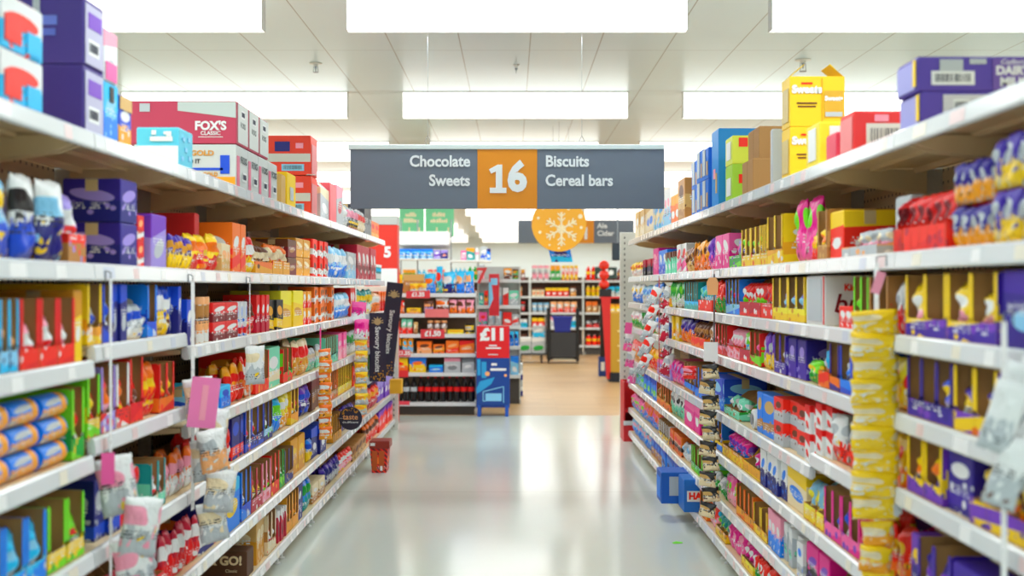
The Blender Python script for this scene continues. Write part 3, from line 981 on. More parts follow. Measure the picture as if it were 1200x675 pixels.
for i in range(4):
    c = carton('L', Yq+i*.235, .228, .5, .205, ZT, plain((206,212,210), .55),
        ['nearest','second','third','farthest'][i]+' pale grey and pink biscuit carton of the lower row, top left shelf')
    c['group'] = 'pale biscuit cartons on the top left shelf'
    label_on(c, front_frame(.228, .03, .08), .05, .15, CM((226,110,140)), 'pink_edge')
    barcode(c, front_frame(.228, .15, .06, .004), .08, .045); text('FOXS', .05, CM((90,98,100)), c, front_frame(.228, .14, .14, .004))
    if i == 0:
        text("GOLD", .034, CM('gold'), c, side_frame('L', .228, .5, .165, .165, .003), bold=.03, sx=1.2); text("GOLD", .026, CM('gold'), c, side_frame('L', .228, .5, .125, .062, .005), bold=.03)
        text("DO IT", .03, CM('charcoal'), c, side_frame('L', .228, .5, .215, .125, .003), bold=.02)
        label_on(c, side_frame('L', .228, .5, .055, .11), .045, .09, CM('blue'), 'blue_brush'); label_on(c, side_frame('L', .228, .5, .14, .088), .15, .012, CM('blue'), 'blue_stroke')
        label_on(c, side_frame('L', .228, .5, .1, .03), .19, .04, CM('amber'), 'yellow_corner')
c = carton('L', 6.45, .12, .2, .17, ZT, CM('tan'), 'plain tan open carton behind the pale biscuit cartons')
c = carton('L', 6.62, .26, .28, .2, ZT, CM('yellow'), 'yellow carton between the pale biscuit cartons and red cartons')
label_on(c, front_frame(.26, .13, .08), .1, .08, CM('silver'), 'grey_label')
for k in range(2):
    d = .3 if k else .24
    c = carton('L', 7.40, .245, .3, .26 if k else .255, ZT+.263*k, plain((236,58,28), .5), ['lower bright red cracker carton with grey stripe on top left shelf','upper bright red cracker carton with blue label on top left shelf'][k])
    c['group'] = 'bright red cracker cartons'
    label_on(c, side_frame('L', .245, .3, .15, .115), .296, .055, CM((206,210,206)), 'grey_stripe')
    label_on(c, side_frame('L', .245, .3, .19, .19), .1, .065, CM('navy'), 'blue_label'); 
    o = label_on(c, side_frame('L', .245, .3, .075, .195, .0035), .08, .06, M_WHITE, 'white_emblem')
    o.matrix_local = o.matrix_local @ Matrix.Rotation(.25, 4, 'Z'); label_on(c, side_frame('L', .245, .3, .075, .195, .005), .05, .035, CM('rose'), 'emblem_centre')
    barcode(c, side_frame('L', .245, .3, .12, .05), .15, .045, bg=CM('ice'))
    label_on(c, front_frame(.245, .12, .11), .2, .2, CM((214,120,120)), 'pale_front')
c = carton('L', 7.78, .35, .2, .22, ZT, pack('silver', 'cream', 'white', 'top', seed=1), 'torn open white and grey tray carton beside the pink carton', open_top=True)
c = carton('L', 8.18, .0+.3, .36, .285, ZT, plain((238,92,104), .5), 'tall salmon pink carton near the left end of aisle sign')
label_on(c, side_frame('L', .3, .36, .12, .25), .12, .012, M_WHITE, 'white_wordmark')

# right: flat purple chocolate cartons
for k in range(2):
    c = carton('R', 3.345, .175, .46, .10, ZT+.104*k, plain((84,60,168), .5), ['flat purple chocolate carton with big grey label, lower at right edge','flat purple chocolate carton with white wordmark, upper at right edge'][k], dep=.004+.01*(1-k))
    label_on(c, front_frame(.175, .08, .05), .15, .085, CM((150,150,214)), 'lilac_panel'); label_on(c, front_frame(.175, .155, .055, .004), .022, .08, CM('yellow'), 'yellow_flash')
    if k:
        label_on(c, side_frame('R', .175, .46, .10, .076), .07, .036, CM('silver'), 'address_label'); barcode(c, side_frame('R', .175, .46, .105, .038), .13, .042)
        label_on(c, side_frame('R', .175, .46, .18, .088), .05, .016, CM('silver'), 'small_label')
        label_on(c, side_frame('R', .175, .46, .32, .05), .19, .094, CM((110,80,170)), 'violet_panel')
        text("DAIRY\nMILK", .036, M_WHITE, c, side_frame('R', .175, .46, .285, .042, .0045), bold=.04); text("Cadbury", .022, M_WHITE, c, side_frame('R', .175, .46, .285, .086, .0045), shear=.3)
        label_on(c, side_frame('R', .175, .46, .365, .055, .0045), .04, .04, M_WHITE, 'milk_splash'); label_on(c, side_frame('R', .175, .46, .42, .05, .004), .02, .096, CM('yellow'), 'yellow_end')
    else:
        label_on(c, side_frame('R', .175, .46, .165, .062), .2, .06, CM((205,205,212)), 'grey_label'); barcode(c, side_frame('R', .175, .46, .12, .06, .004), .05, .035)
        label_on(c, side_frame('R', .175, .46, .30, .08), .04, .03, CM('yellow'), 'yellow_tab')
c = carton('R', 4.0, .16, .28, .145, ZT, plain((236,52,52), .5), 'red carton with barcode label on top right shelf')
barcode(c, side_frame('R', .16, .28, .14, .06), .19, .085, bg=CM((225,222,215))); label_on(c, front_frame(.16, .08, .07), .14, .12, CM((236,130,130)), 'pale_front')
label_on(c, side_frame('R', .16, .28, .1, .122), .05, .024, CM('rose'), 'pale_emblem')
c = carton('R', 4.22, .13, .11, .10, ZT, plain((232,70,96), .5), 'small pink and red carton with black dot on top right shelf'); label_on(c, side_frame('R', .13, .11, .05, .06), .02, .02, M_BLACK, 'black_dot')
label_on(c, side_frame('R', .13, .11, .095, .05), .02, .09, CM('yellow'), 'yellow_edge')
c = carton('R', 4.42, .20, .13, .17, ZT, plain((250,224,40), .5), 'yellow carton with large white label in front of sweets cartons', dep=.005)
label_on(c, side_frame('R', .2, .13, .075, .09), .07, .13, M_WHITE, 'white_label'); label_on(c, front_frame(.2, .1, .09), .11, .13, M_WHITE, 'white_front')
for k in range(2):
    c = carton('R', 4.95, .15, .245, .225, ZT+.229*k, plain((250,206,20), .5), ['lower bright yellow sweets carton, mostly hidden, on top right shelf','tall bright yellow sweets carton with open flaps, upper, on top right shelf'][k], dep=.02, open_top=bool(k))
    label_on(c, front_frame(.15, .075, .1), .11, .15, CM((214,190,120)), 'printed_front')
    label_on(c, side_frame('R', .15, .245, .195, .10), .085, .12, CM((222,170,40)), 'inset_picture')
    text('Sweets', .028, M_WHITE, c, side_frame('R', .15, .245, .195, .125, .004), bold=.06); label_on(c, side_frame('R', .15, .245, .195, .055, .004), .075, .02, CM('silver'), 'grey_strip')
    text('Sweets', .046, M_WHITE, c, side_frame('R', .15, .245, .075, .165, .004), bold=.07); label_on(c, side_frame('R', .15, .245, .075, .193), .05, .008, CM('scarlet'), 'red_print')
    label_on(c, side_frame('R', .15, .245, .075, .105), .09, .006, CM('brown'), 'small_print'); label_on(c, side_frame('R', .15, .245, .075, .09), .08, .006, CM('brown'), 'small_print')
    if k: label_on(c, side_frame('R', .15, .245, .143, .0+.11), .003, .21, CM('mustard'), 'board_joint')
c = carton('R', 5.25, .04, .3, .26, ZT, CM('silver'), 'thin grey board standing behind the yellow sweets cartons')
for k in range(2):
    c = carton('R', 5.68 if k else 5.62, .26, .20, .165, ZT+.171*k, M_KRAFT, ['plain brown cardboard carton, lower of two on top right shelf','plain brown cardboard carton with white label, upper of two'][k], dep=.045*k)
    if k: label_on(c, side_frame('R', .26, .2, .14, .085), .09, .07, CM('silver'), 'white_label')
    m = MB(); m.box(.128, .131, -.0012, 0, 0, .165); build(m, 'board_joint', M_KIN, c)
for k in range(2):
    c = carton('R', 6.2, .2, .30, .20 if not k else .155, ZT+.204*k, plain((170,220,60) if not k else (222,232,70), .5), ['lime green carton behind the brown cartons, lower','lemon yellow carton behind the brown cartons, upper'][k])
    label_on(c, front_frame(.2, .1, .08), .12, .1, CM('white'), 'printed_front'); label_on(c, side_frame('R', .2, .3, .06, .12), .05, .05, CM('scarlet'), 'red_emblem')
    label_on(c, side_frame('R', .2, .3, .2, .11), .1, .03, CM('peach'), 'wordmark')
c = carton('R', 6.62, .22, .40, .46, ZT, plain((14,140,222), .5), 'large plain bright blue carton, tallest on the top right shelf')
label_on(c, front_frame(.22, .1, .2), .06, .06, CM('rose'), 'pink_label'); label_on(c, front_frame(.22, .16, .14), .04, .12, CM('tan'), 'tan_tape')
for i, (Yc, h_) in enumerate(((6.95, .22), (7.22, .23), (7.48, .21))):
    for k in range(2):
        c = carton('R', Yc, .235, .28, h_*.88, ZT+(h_*.88+.004)*k, plain((24,112,214), .5),
            ['nearest','middle','farthest'][i]+' blue opened carton with grey torn front, '+['lower','upper'][k]+' on top right shelf', dep=.01+.01*i)
        label_on(c, front_frame(.235, .09, h_*.5), .09, h_*.75, CM((188,196,200)), 'torn_grey_front'); label_on(c, front_frame(.235, .2, h_*.3), .04, h_*.4, CM('tan'), 'tan_edge')

# named cartons inside the shelves
def shelf_carton(side, lv, Yn, w, d, h, mat, label, dep=.012):
    return carton(side, Yn, w, d, h, level(side, lv, bay_of(side, Yn))+.001, mat, label, dep)
# white chocolate-bar carton with lettering, right aisle third shelf
c = shelf_carton('R', 2, 4.37, .27, .3, .195, plain((232,234,234), .5), 'white carton with dark red script lettering on third shelf of right aisle')
text('bueno', .105, CM('maroon'), c, side_frame('R', .27, .3, .165, .085, .003), bold=.01, shear=.25); text('Kinder', .036, CM('scarlet'), c, side_frame('R', .27, .3, .125, .15, .003), bold=.03)
label_on(c, front_frame(.27, .262, .1), .012, .19, CM('scarlet'), 'red_edge'); label_on(c, front_frame(.27, .13, .1), .2, .17, CM('silver'), 'silver_front')
c = shelf_carton('L', 6, 5.62, .14, .3, .13, plain((92,58,36), .6), 'brown carton with white lettering on the bottom shelf of left aisle')
text('& GO!', .062, CM('cream'), c, side_frame('L', .14, .3, .11, .085, .003), bold=.04); text('Classic', .022, CM('cream'), c, side_frame('L', .14, .3, .08, .035, .003))
c = shelf_carton('L', 1, 6.28, .12, .12, .26, CM('brown'), 'dark brown carton with pale lettering on second shelf of left aisle', dep=.34)
text('DER', .036, CM('cream'), c, side_frame('L', .12, .3, .06, .23, .003), bold=.02); label_on(c, side_frame('L', .12, .3, .06, .18), .1, .03, CM('cream'), 'pale_label')
c = shelf_carton('L', 1, 5.0, .07, .4, .26, plain((214,30,34), .5), 'large red carton with blue label standing at the back of second shelf, left aisle', dep=.1)
label_on(c, side_frame('L', .07, .4, .16, .05), .28, .07, CM('silver'), 'grey_stripe'); label_on(c, side_frame('L', .07, .4, .27, .12), .12, .07, CM('blue'), 'blue_label')
label_on(c, side_frame('L', .07, .4, .06, .12), .06, .03, M_WHITE, 'white_wordmark')
z8 = R_LEV[7]+.006
c = carton('R', 7.58, .24, .34, .21, z8, plain((16,96,196), .5), 'bright blue sweets carton jutting out over the bottom shelf, right aisle', dep=-.20)
label_on(c, side_frame('R', .24, .34, .1, .12), .09, .13, CM('silver'), 'white_patch'); label_on(c, front_frame(.24, .12, .1), .18, .14, CM('azure'), 'light_front')
c = carton('R', 7.29, .24, .32, .21, z8+.0, plain((20,110,206), .5), 'bright blue sweets carton with red lettering on the bottom shelf, right aisle', dep=-.09)
label_on(c, side_frame('R', .24, .32, .14, .105, .002), .24, .07, M_WHITE, 'white_strip'); text('HARIBO', .06, CM('scarlet'), c, side_frame('R', .24, .32, .14, .105, .0045), bold=.05)
# magenta egg carton art etc. comes with the shelf stock above; loose red cartons on the floor at the left end
for k in range(2):
    m = link('cardboard_display_box', None, None, (-1.30, 9.62, 0), (0,0,0))
root = [o for o in COL.objects if o.name.startswith('cardboard_display_box')]
for o in root[1:]: bpy.data.objects.remove(o)
root = root[0]; root.location = (-1.225, 9.6, 0)
tag(root, 'dark red chocolate display box standing on the floor by left shelving', 'display box')
m = MB(); m.prism([(.012,0),(.135,0),(.15,.21),(-.003,.21)], 'y', 0, .2); build(m, 'body', pack('maroon','scarlet','orange','stripes'), root)
m = MB(); m.box(-.01, .165, -.01, .21, .21, .275, 0, .004); build(m, 'lid', plain((150,40,22), .5), root)
for dx in (.035, .095): 
    m = MB(); m.prism([(dx-.02,.02),(dx+.022,.02),(dx+.026,.19),(dx-.024,.19)], 'y', -.003, .001); build(m, 'window', plain((196,84,24), .4), root)
m = MB(); m.box(.085, .105, -.006, -.002, .02, .06); build(m, 'white_label', M_WHITE, root); m = MB(); m.box(.0, .04, -.013, -.009, .235, .26); build(m, 'white_label', M_WHITE, root)

me = roll_mesh(.052, .14, [pack('kraft', 'silver', 'white'), CM('white'), CM('white')]); o = link('round_pack', me, None, (DR+.014, 5.69, level('R', 4, 3)+.001), (0, 0, -PI/2)); tag(o, 'round silver pack with white ring end on fifth shelf of right aisle', 'pack')
m = MB(); m.lathe([(.03,-.007),(.03,-.0045)], 0, 0, 16, 0, 'y', .052); build(m, 'grey_centre', CM('grey'), o)
c = shelf_carton('L', 5, 12.15, .16, .28, .15, plain((236,176,20), .5), 'yellow opened carton jutting from the far end of left shelving', dep=-.12)
c.location.z += .006; label_on(c, side_frame('L', .16, .28, .25, .07), .05, .14, CM('scarlet'), 'red_end')
# ------------------------------------------------------------------ hanging clip strips with their packets
def hang(side, Y, zt, zb, label, stripc='white', out=.035, w=.03):
    s = -1 if side == 'L' else 1; d = DL if side == 'L' else DR; X = s*(d-out)
    root = link('clip_strip', None, None, (X, Y, zt)); tag(root, label, 'clip strip')
    L = zt-zb; m = MB(); m.box(-.0008, .0008, -w/2, w/2, -L, 0); n = int(L/.09)
    for k in range(n): m.box(-.004, .004, -w*.3, w*.3, -L+k*.09+.03, -L+k*.09+.036)
    build(m, 'strip', plain(stripc, .4), root)
    m = MB(); m.tube((0,0,-.01), (0,0,.02), .002, 6); m.tube((0,0,.02), (s*(out-.018),0,.026), .002, 6); m.tube((s*(out-.018),0,.026), (s*(out-.018),0,-.01), .002, 6); build(m, 'hook', M_STEEL, root)
    return root, X
def hung(side, X, Y, z, w, h, t, cols, ang, label, group, seed=0, name='hanging_bag', lean=0, cat='bag'):
    """packet whose face looks at angle ang from the camera direction (0 = at the camera, 90 = straight across the aisle)"""
    me = get(('hb', w, h, t, cols, seed % 3), lambda: pouch_mesh(w, h, t, pack(*cols, 'burst', True, seed), seed % 3))
    o = bpy.data.objects.new(name, me); COL.objects.link(o); a = math.radians(ang)*(1 if side == 'L' else -1)
    o.rotation_euler = (0, lean, a); m = o.rotation_euler.to_matrix()
    o.location = Vector((X, Y, z))-m @ Vector((w/2, t/2, h/2)); tag(o, label, cat, group); return o
ORDN = ['topmost','second','third','fourth','fifth','sixth','seventh','eighth','ninth','tenth','eleventh','twelfth','thirteenth','fourteenth','fifteenth']
def chain(side, X, Y, zt, n, pitch, w, h, t, cols, ang, what, where, grp, jit=0, lean=0, dx=0, zig=0):
    s = 1 if side == 'L' else -1; rr = random.Random(int(Y*100))
    for i in range(n):
        z = zt-i*pitch-h/2
        hung(side, X+s*(t/2+.012+zig*(i % 2))+s*dx*i, Y+rr.uniform(-jit, jit)-.01*(i % 2), z, w, h, t, cols, ang+rr.uniform(-6, 6), f'{ORDN[i]} {what} down the strip {where}', grp, i, lean=lean*(1 if i % 2 else -1)+rr.uniform(-.04, .04))
r_, X = hang('L', 4.5, 1.63, .70, 'white clip strip of pink and white snack bags at second left upright', w=.045)
m = MB(); m.box(-.055, .055, -.002, .002, -.2, 0); t_ = build(m, 'hanging_tag', plain((246,130,190), .4), None, (X+.085, 4.40, 1.245), (0,.12,.35)); tag(t_, 'bright pink card tag hanging on the strip at second left upright', 'tag')
m = MB(); m.box(-.012, .012, -.0035, -.002, -.17, -.03); build(m, 'pale_print', CM('rose'), t_)
chain('L', X+.01, 4.47, 1.24, 5, .125, .125, .17, .03, ('white','silver','cream'), 35, 'silver white snack bag', 'with the pink tag', 'silver white snack bags on the pink tagged strip', .02, .12, .012, .045)
hung('L', X+.12, 4.36, .96, .11, .17, .03, ('white','peach','silver'), 25, 'white bag hanging right under the bright pink tag', None, 1, lean=-.15)
r_, X = hang('L', 3.58, 1.63, .62, 'white clip strip of pink topped bags at nearest left upright', w=.02)
chain('L', X, 3.56, 1.06, 4, .13, .12, .19, .03, ('white','silver','rose'), 30, 'white and pale pink snack bag', 'at nearest left upright', 'white and pale pink bags on the nearest left strip', .02, .15, .03, .05)
m = MB(); m.box(-.02, .02, -.002, .002, -.1, 0); tag(build(m, 'hanging_tag', CM('pink'), None, (X+.02, 3.5, 1.08), (0,0,.4)), 'small pink tag above the white and pale pink bags', 'tag')
r_, X = hang('L', 5.48, 1.63, .82, 'thin white clip strip holding one bag on left aisle', w=.012)
hung('L', X+.03, 5.46, 1.22, .11, .19, .03, ('white','silver','cream'), 45, 'single white bag hanging on the thin strip of left aisle', None, 2)
r_, X = hang('L', 7.5, 1.33, .58, 'magenta clip strip of orange toy packets on left aisle', 'magenta', w=.05)
chain('L', X+.01, 7.48, 1.19, 8, .075, .1, .085, .025, ('orange','amber','white'), 40, 'orange packet', 'with magenta backing', 'orange packets on the magenta strip', .005, .05, 0, .006)
r_, X = hang('L', 9.2, 1.63, .5, 'white clip strip of yellow packets before the navy signs', w=.06)
for i in range(2): hung('L', X+.03+.02*i, 9.16, 1.40-.14*i, .13, .17, .03, ('pink','white','magenta'), 30, ['upper','lower'][i]+' pink and white bag above the yellow packets', 'pink and white bags above yellow packets', i, lean=.08)
chain('L', X+.02, 9.18, 1.17, 7, .088, .12, .095, .028, ('yellow','silver','amber'), 35, 'yellow packet', 'before the navy signs', 'yellow packets on the strip before the navy signs', .004, .04, 0, .006)

r_, X = hang('R', 3.56, 1.68, .45, 'white clip strip of yellow sweet packets on right aisle', out=.05, w=.045)
m = MB(); m.box(-.014, .014, -.003, .003, -.07, 0); tag(build(m, 'hanging_tag', CM('rose'), None, (X-.02, 3.45, 1.65), (0,.3,-.3)), 'small red and white tag above the yellow sweet packets', 'tag')
chain('R', X+.01, 3.52, 1.53, 9, .073, .145, .082, .028, ('yellow','yellow','cream'), 14, 'wide yellow sweet packet', 'of the right aisle', 'wide yellow sweet packets on the right strip', .006, .03, 0, .008)
chain('R', X+.02, 3.52, .86, 5, .078, .10, .085, .028, ('yellow','amber','cream'), 20, 'small yellow and orange packet', 'below the wide yellow packets', 'small yellow packets below the wide ones', .006, .05, 0, .012)
r_, X = hang('R', 6.42, 1.68, .28, 'black and white clip strip of chocolate biscuit packets on right aisle', 'charcoal', out=.05, w=.05)
m = MB(); m.lathe([(.002,-.035),(.03,-.03),(.036,0),(.03,.03),(.002,.035)], 0, 0, 12, 0, 'z'); 
m = MB(); m.prism([(-.04,-.11),(.04,-.11),(.04,0),(-.04,0)], 'y', -.002, .002); tag(build(m, 'hanging_tag', M_WHITE, None, (X-.03, 6.36, 1.29), (0,0,-.3)), 'white card tag over the brown and cream packets', 'tag')
m = MB(); m.prism([(-.028,-.1),(.028,-.1),(.034,-.03),(.02,0),(-.02,0),(-.034,-.03)], 'y', -.004, .004); tag(build(m, 'hanging_tag', CM('peach'), None, (X-.02, 6.36, 1.66), (0,0,-.3)), 'white and orange topper card at the head of the black strip', 'tag')
chain('R', X+.0, 6.38, 1.16, 10, .088, .10, .085, .03, ('black','cream','tan'), 25, 'black and cream packet', 'with the white card tag', 'black and cream packets on the right strip', .01, .12, 0, .02)
hung('R', X-.16, 6.3, 1.12, .08, .075, .035, ('red','scarlet','rose'), 20, 'red heart shaped packet hanging beside the black strip', None, 1)
r_, X = hang('R', 8.82, 1.68, .85, 'red clip strip of white and red bags at right aisle', 'crimson', out=.05, w=.05)
for k, dx in enumerate((-.05, .05)):
    for i in range(5):
        hung('R', X+dx-.02*i*(k == 0)-.0, 8.76-.05*k, 1.52-i*.13, .085, .18, .028, ('white','silver','scarlet') if k == 0 else ('white','crimson','silver'), 15, f'{ORDN[i]} white and red bag on the {"aisle" if k == 0 else "shelf"} side of the red strip', 'white and red bags on the red strip', i, lean=.45 if k == 0 else .3)
r_, X = hang('R', 11.0, 1.19, .6, 'short clip strip with pink tag at far right end', out=.05, w=.02)
for i in range(3): hung('R', X-.02+.02*i, 10.95, 1.06-.16*i, .09, .17, .028, ('white','pink','silver'), 20, f'{ORDN[i]} white bag on the far right strip', 'white bags on the far right strip', i, lean=.2)
m = MB(); m.box(-.035, .035, -.002, .002, -.11, 0); tag(build(m, 'hanging_tag', CM('pink'), None, (X-.02, 10.9, 1.26), (0,.1,0)), 'pink tag at the far right end of the shelving', 'tag')
r_, X = hang('R', 2.66, 1.52, .85, 'white clip strip of silver bags at the right frame edge', out=.04, w=.03)
for k in range(2):
    for i in range(2):
        hung('R', X+.005-.045*k+.012*i, 2.62-.045*k, 1.34-i*.13-.04*k, .075, .17, .025, ('white','silver','white'), 30, f'{ORDN[i]} silver bag of the {"nearer" if k else "farther"} column at right frame edge', 'silver bags at the right frame edge', i, lean=.3)

# ------------------------------------------------------------------ navy shelf signs
def gold_dots(parent, pts, r, y):
    m = MB()
    for (x, z, k) in pts: m.lathe([(r*k, 0), (r*k, .0012)], x, y, 8, 0, 'y', z)
    build(m, 'gold_dots', CM('gold'), parent)
def fin(label, Y, x0, z0, w, h, lean, dep):
    root = link('shelf_sign', None, None, (x0, Y, z0), (0, lean, 0)); tag(root, label, 'sign', 'navy shelf signs')
    m = MB(); m.box(0, w, 0, .004, 0, h, 0, .0012); build(m, 'panel', M_NAVYSIGN, root)
    m = MB(); m.box(-.02, .004, -.004, .008, h*.4, h*.5); m.tube((-.05, .002, h*.45), (0, .002, h*.45), .004); build(m, 'clip', M_STEEL, root)
    text('Savoury biscuits', w*.42, M_WHITE, root, frameM((w*.5, -.003, h*.47), (0,0,-1), (1,0,0)), bold=.02)
    m = MB(); m.lathe([(w*.2,0),(w*.2,.001)], w*.5, -.003, 14, 0, 'y', h*.87)
    for k in range(5): a = PI*(k+.5)/5; m.tube((w*.5+w*.1*math.cos(a), -.003, h*.87+w*.1*math.sin(a)), (w*.5+w*.36*math.cos(a), -.003, h*.87+w*.3*math.sin(a)), w*.03, 6)
    m.box(w*.15, w*.85, -.004, -.001, h*.85, h*.865); build(m, 'emblem', plain((200,170,120), .4), root)
    rr = random.Random(3); gold_dots(root, [(rr.uniform(.05, .95)*w, rr.uniform(.02, .16)*h*rr.random()+.01, rr.uniform(.6, 1.3)) for _ in range(22)], .006, -.0045)
fin('tall navy shelf sign leaning out, farther of the two', 11.25, -1.37, .72, .165, .95, .11, 0)
fin('navy shelf sign hanging upright, nearer of the two', 10.25, -1.32, .735, .155, .635, 0, 0)
root = link('shelf_sign', None, None, (-1.245, 8.55, .595)); tag(root, 'round navy shelf sign with gold speckles on the left shelving', 'sign')
m = MB(); m.lathe([(.089,0),(.09,.001),(.09,.003),(.089,.004)], 0, 0, 32, 0, 'y'); build(m, 'panel', M_NAVYSIGN, root)
text('taste', .06, CM('peach'), root, frameM((0, -.002, .01), (1,0,0), (0,0,1)), bold=.01); text('the difference', .022, M_WHITE, root, frameM((0, -.002, -.03), (1,0,0), (0,0,1)), bold=.01)
rr = random.Random(5); gold_dots(root, [(.078*math.sin(a)*q, .082*math.cos(a)*q, rr.uniform(.6, 1.3)) for a, q in ((rr.uniform(-1.1, .9), rr.uniform(.72, 1)) for _ in range(30))], .004, -.002)
m = MB(); m.tube((-.06, .002, 0), (-.12, .002, 0), .004); build(m, 'clip', M_STEEL, root)

# ------------------------------------------------------------------ aisle sign
def wire(p0, p1, parent, r=.0015, name='wire'):
    m = MB(); m.tube(p0, p1, r, 6); return build(m, name, M_STEEL, parent)
CEIL = 3.7
M_SLATE = plain((102,114,130), .5, name='sign_slate'); M_SIGNOR = plain((224,140,0), .5, name='sign_orange'); M_SW = plain((226,234,238), .5, name='sign_white')
YS = 8.0; px = YS/F
def P(px_, py_, Y): return W(px_, py_, Y)
a = W(410.5, 244.5, YS); b_ = W(778.5, 175, YS)
root = link('aisle_sign', None, None, ((a.x+b_.x)/2, YS, a.z)); tag(root, 'slate grey hanging aisle sign with orange number 16 in the middle', 'sign')
hw = (b_.x-a.x)/2; hh = b_.z-a.z; cx = (a.x+b_.x)/2
ox0 = W(559.5, 0, YS).x-cx; ox1 = W(629.5, 0, YS).x-cx
m = MB(); m.box(-hw, ox0, 0, .03, 0, hh, 0, .002); build(m, 'left_panel', M_SLATE, root)
m = MB(); m.box(ox1, hw, 0, .03, 0, hh, 0, .002); build(m, 'right_panel', M_SLATE, root)
m = MB(); m.box(ox0, ox1, -.001, .031, 0, hh, 0, .002); build(m, 'number_panel', M_SIGNOR, root)
m = MB(); m.box(-hw-.012, hw, -.005, .035, hh, hh+.034, 0, .003); m.box(-hw-.014, -hw-.002, -.008, .038, hh-.002, hh+.038); build(m, 'header_rail', plain((205,220,220), .4), root)
def st(body, xpx, ypx, size, align, bold, sx=1, y=-.002): 
    p = W(xpx, ypx, YS); text(body, size, M_SW, root, frameM((p.x-cx, y, p.z-a.z), (1,0,0), (0,0,1)), bold, align, sx=sx)
st('Chocolate', 551, 189.5, .112, 'RIGHT', .028, .93); st('Sweets', 551, 212, .112, 'RIGHT', .028, .93); st('Biscuits', 639, 189.5, .112, 'LEFT', .028, .93); st('Cereal bars', 639, 212, .112, 'LEFT', .028, .93)
# the numerals: a slab one and a round six
m = MB(); u = 1/162.5
def q(x, y): p = W(x, y, YS); return (p.x-cx, p.z-a.z)
m.prism([q(581,226), q(588.6,226), q(588.6,193), q(583,193), q(573,198.5), q(575.5,203.5), q(581,201)], 'y', -.004, -.001)
m.prism([q(574,226.2), q(593.5,226.2), q(593.5,220), q(574,220)], 'y', -.0045, -.001)
build(m, 'numeral_one', M_SW, root)
text('6', .29, M_SW, root, frameM((q(606, 0)[0], -.003, q(0, 208.6)[1]), (1,0,0), (0,0,1)), bold=.045, sx=.95, name='numeral_six')
for xx in (501, 682):
    x = W(xx, 0, YS).x-cx; wire((x, .015, hh+.1), (x, .015, CEIL-a.z), root)
    m = MB()
    for (p0, p1) in (((x-.02,.015,hh+.06),(x,.015,hh+.1)), ((x+.02,.015,hh+.06),(x,.015,hh+.1)), ((x-.02,.015,hh+.06),(x-.006,.015,hh+.034)), ((x+.02,.015,hh+.06),(x+.006,.015,hh+.034))): m.tube(p0, p1, .002, 6)
    build(m, 'hanger', M_STEEL, root)

# ------------------------------------------------------------------ other hanging signs
Y2 = 20.0
a = W(607, 285, Y2); b_ = W(743, 258, Y2); root = link('aisle_sign', None, None, (a.x, Y2, a.z)); tag(root, 'distant slate grey aisle sign behind the gold snowflake disc', 'sign')
w_ = b_.x-a.x; h_ = b_.z-a.z; x0 = W(660, 0, Y2).x-a.x; x1 = W(696, 0, Y2).x-a.x
m = MB(); m.box(0, x0, 0, .03, 0, h_, 0, .003); build(m, 'left_panel', M_SLATE, root)
m = MB(); m.box(x1, w_, 0, .03, 0, h_, 0, .003); build(m, 'right_panel', M_SLATE, root)
m = MB(); m.box(x0, x1, -.001, .031, 0, h_, 0, .003); build(m, 'number_panel', M_SIGNOR, root)
text('21', .3, M_SW, root, frameM((x1-.22, -.004, h_*.4), (1,0,0), (0,0,1)), bold=.03)
text('Ale', .13, M_SW, root, frameM((x1+.06, -.004, h_*.75), (1,0,0), (0,0,1)), bold=.03, align='LEFT'); text('Cider', .13, M_SW, root, frameM((x1+.06, -.004, h_*.42), (1,0,0), (0,0,1)), bold=.03, align='LEFT')
for x in (.3, w_-.3): wire((x, .015, h_), (x, .015, CEIL-a.z), root, .003)
YD = 14.0; c_ = W(655, 263, YD); root = link('hanging_disc', None, None, c_); tag(root, 'round gold hanging disc with a white snowflake', 'decoration')
Rr = .345; m = MB(); m.lathe([(Rr-.004,-.012),(Rr,-.008),(Rr,.008),(Rr-.004,.012)], 0, 0, 48, 0, 'y'); build(m, 'disc', plain((238,166,24), .4), root)
m = MB()
for k in range(6):
    an = PI/6+k*PI/3; dx, dz = math.cos(an), math.sin(an); L_ = Rr*.62
    cxx, czz = .03, -.06
    m.tube((cxx, -.014, czz), (cxx+dx*L_, -.014, czz+dz*L_), .014, 6)
    for f_ in (.45, .72):
        for sg in (-1, 1):
            a2 = an+sg*PI/4; m.tube((cxx+dx*L_*f_, -.014, czz+dz*L_*f_), (cxx+dx*L_*f_+math.cos(a2)*L_*.3, -.014, czz+dz*L_*f_+math.sin(a2)*L_*.3), .011, 6)
m.lathe([(.06, -.018), (.06, -.012)], .03, 0, 6, 0, 'y', -.06); build(m, 'snowflake', CM('cream'), root)
m = MB()
for (x, z, r2) in ((-.26,.08,.018),(-.24,-.1,.02),(-.12,-.26,.014),(.2,-.2,.016),(.27,.1,.03),(.12,.2,.022),(-.1,.22,.03),(0,-.3,.014),(.28,-.04,.02),(-.2,.2,.015)): m.lathe([(r2,-.0135),(r2,-.012)], x, 0, 10, 0, 'y', z)
build(m, 'snow_dots', CM('cream'), root); wire((0, 0, Rr), (0, 0, CEIL-c_.z), root, .002)
YB = 14.4; root = link('hanging_card', None, None, W(657, 299, YB)); tag(root, 'bright blue hanging card under the gold disc', 'sign')
m = MB(); m.prism([(-.16,.09),(.12,.09),(.16,-.09),(-.12,-.09)], 'y', 0, .004); build(m, 'card', pack('azure','cyan','navy','burst'), root)
for x in (-.1, .1): wire((x, .002, .09), (x, .002, CEIL-W(0, 299, YB).z), root, .002)
YG = 18.0
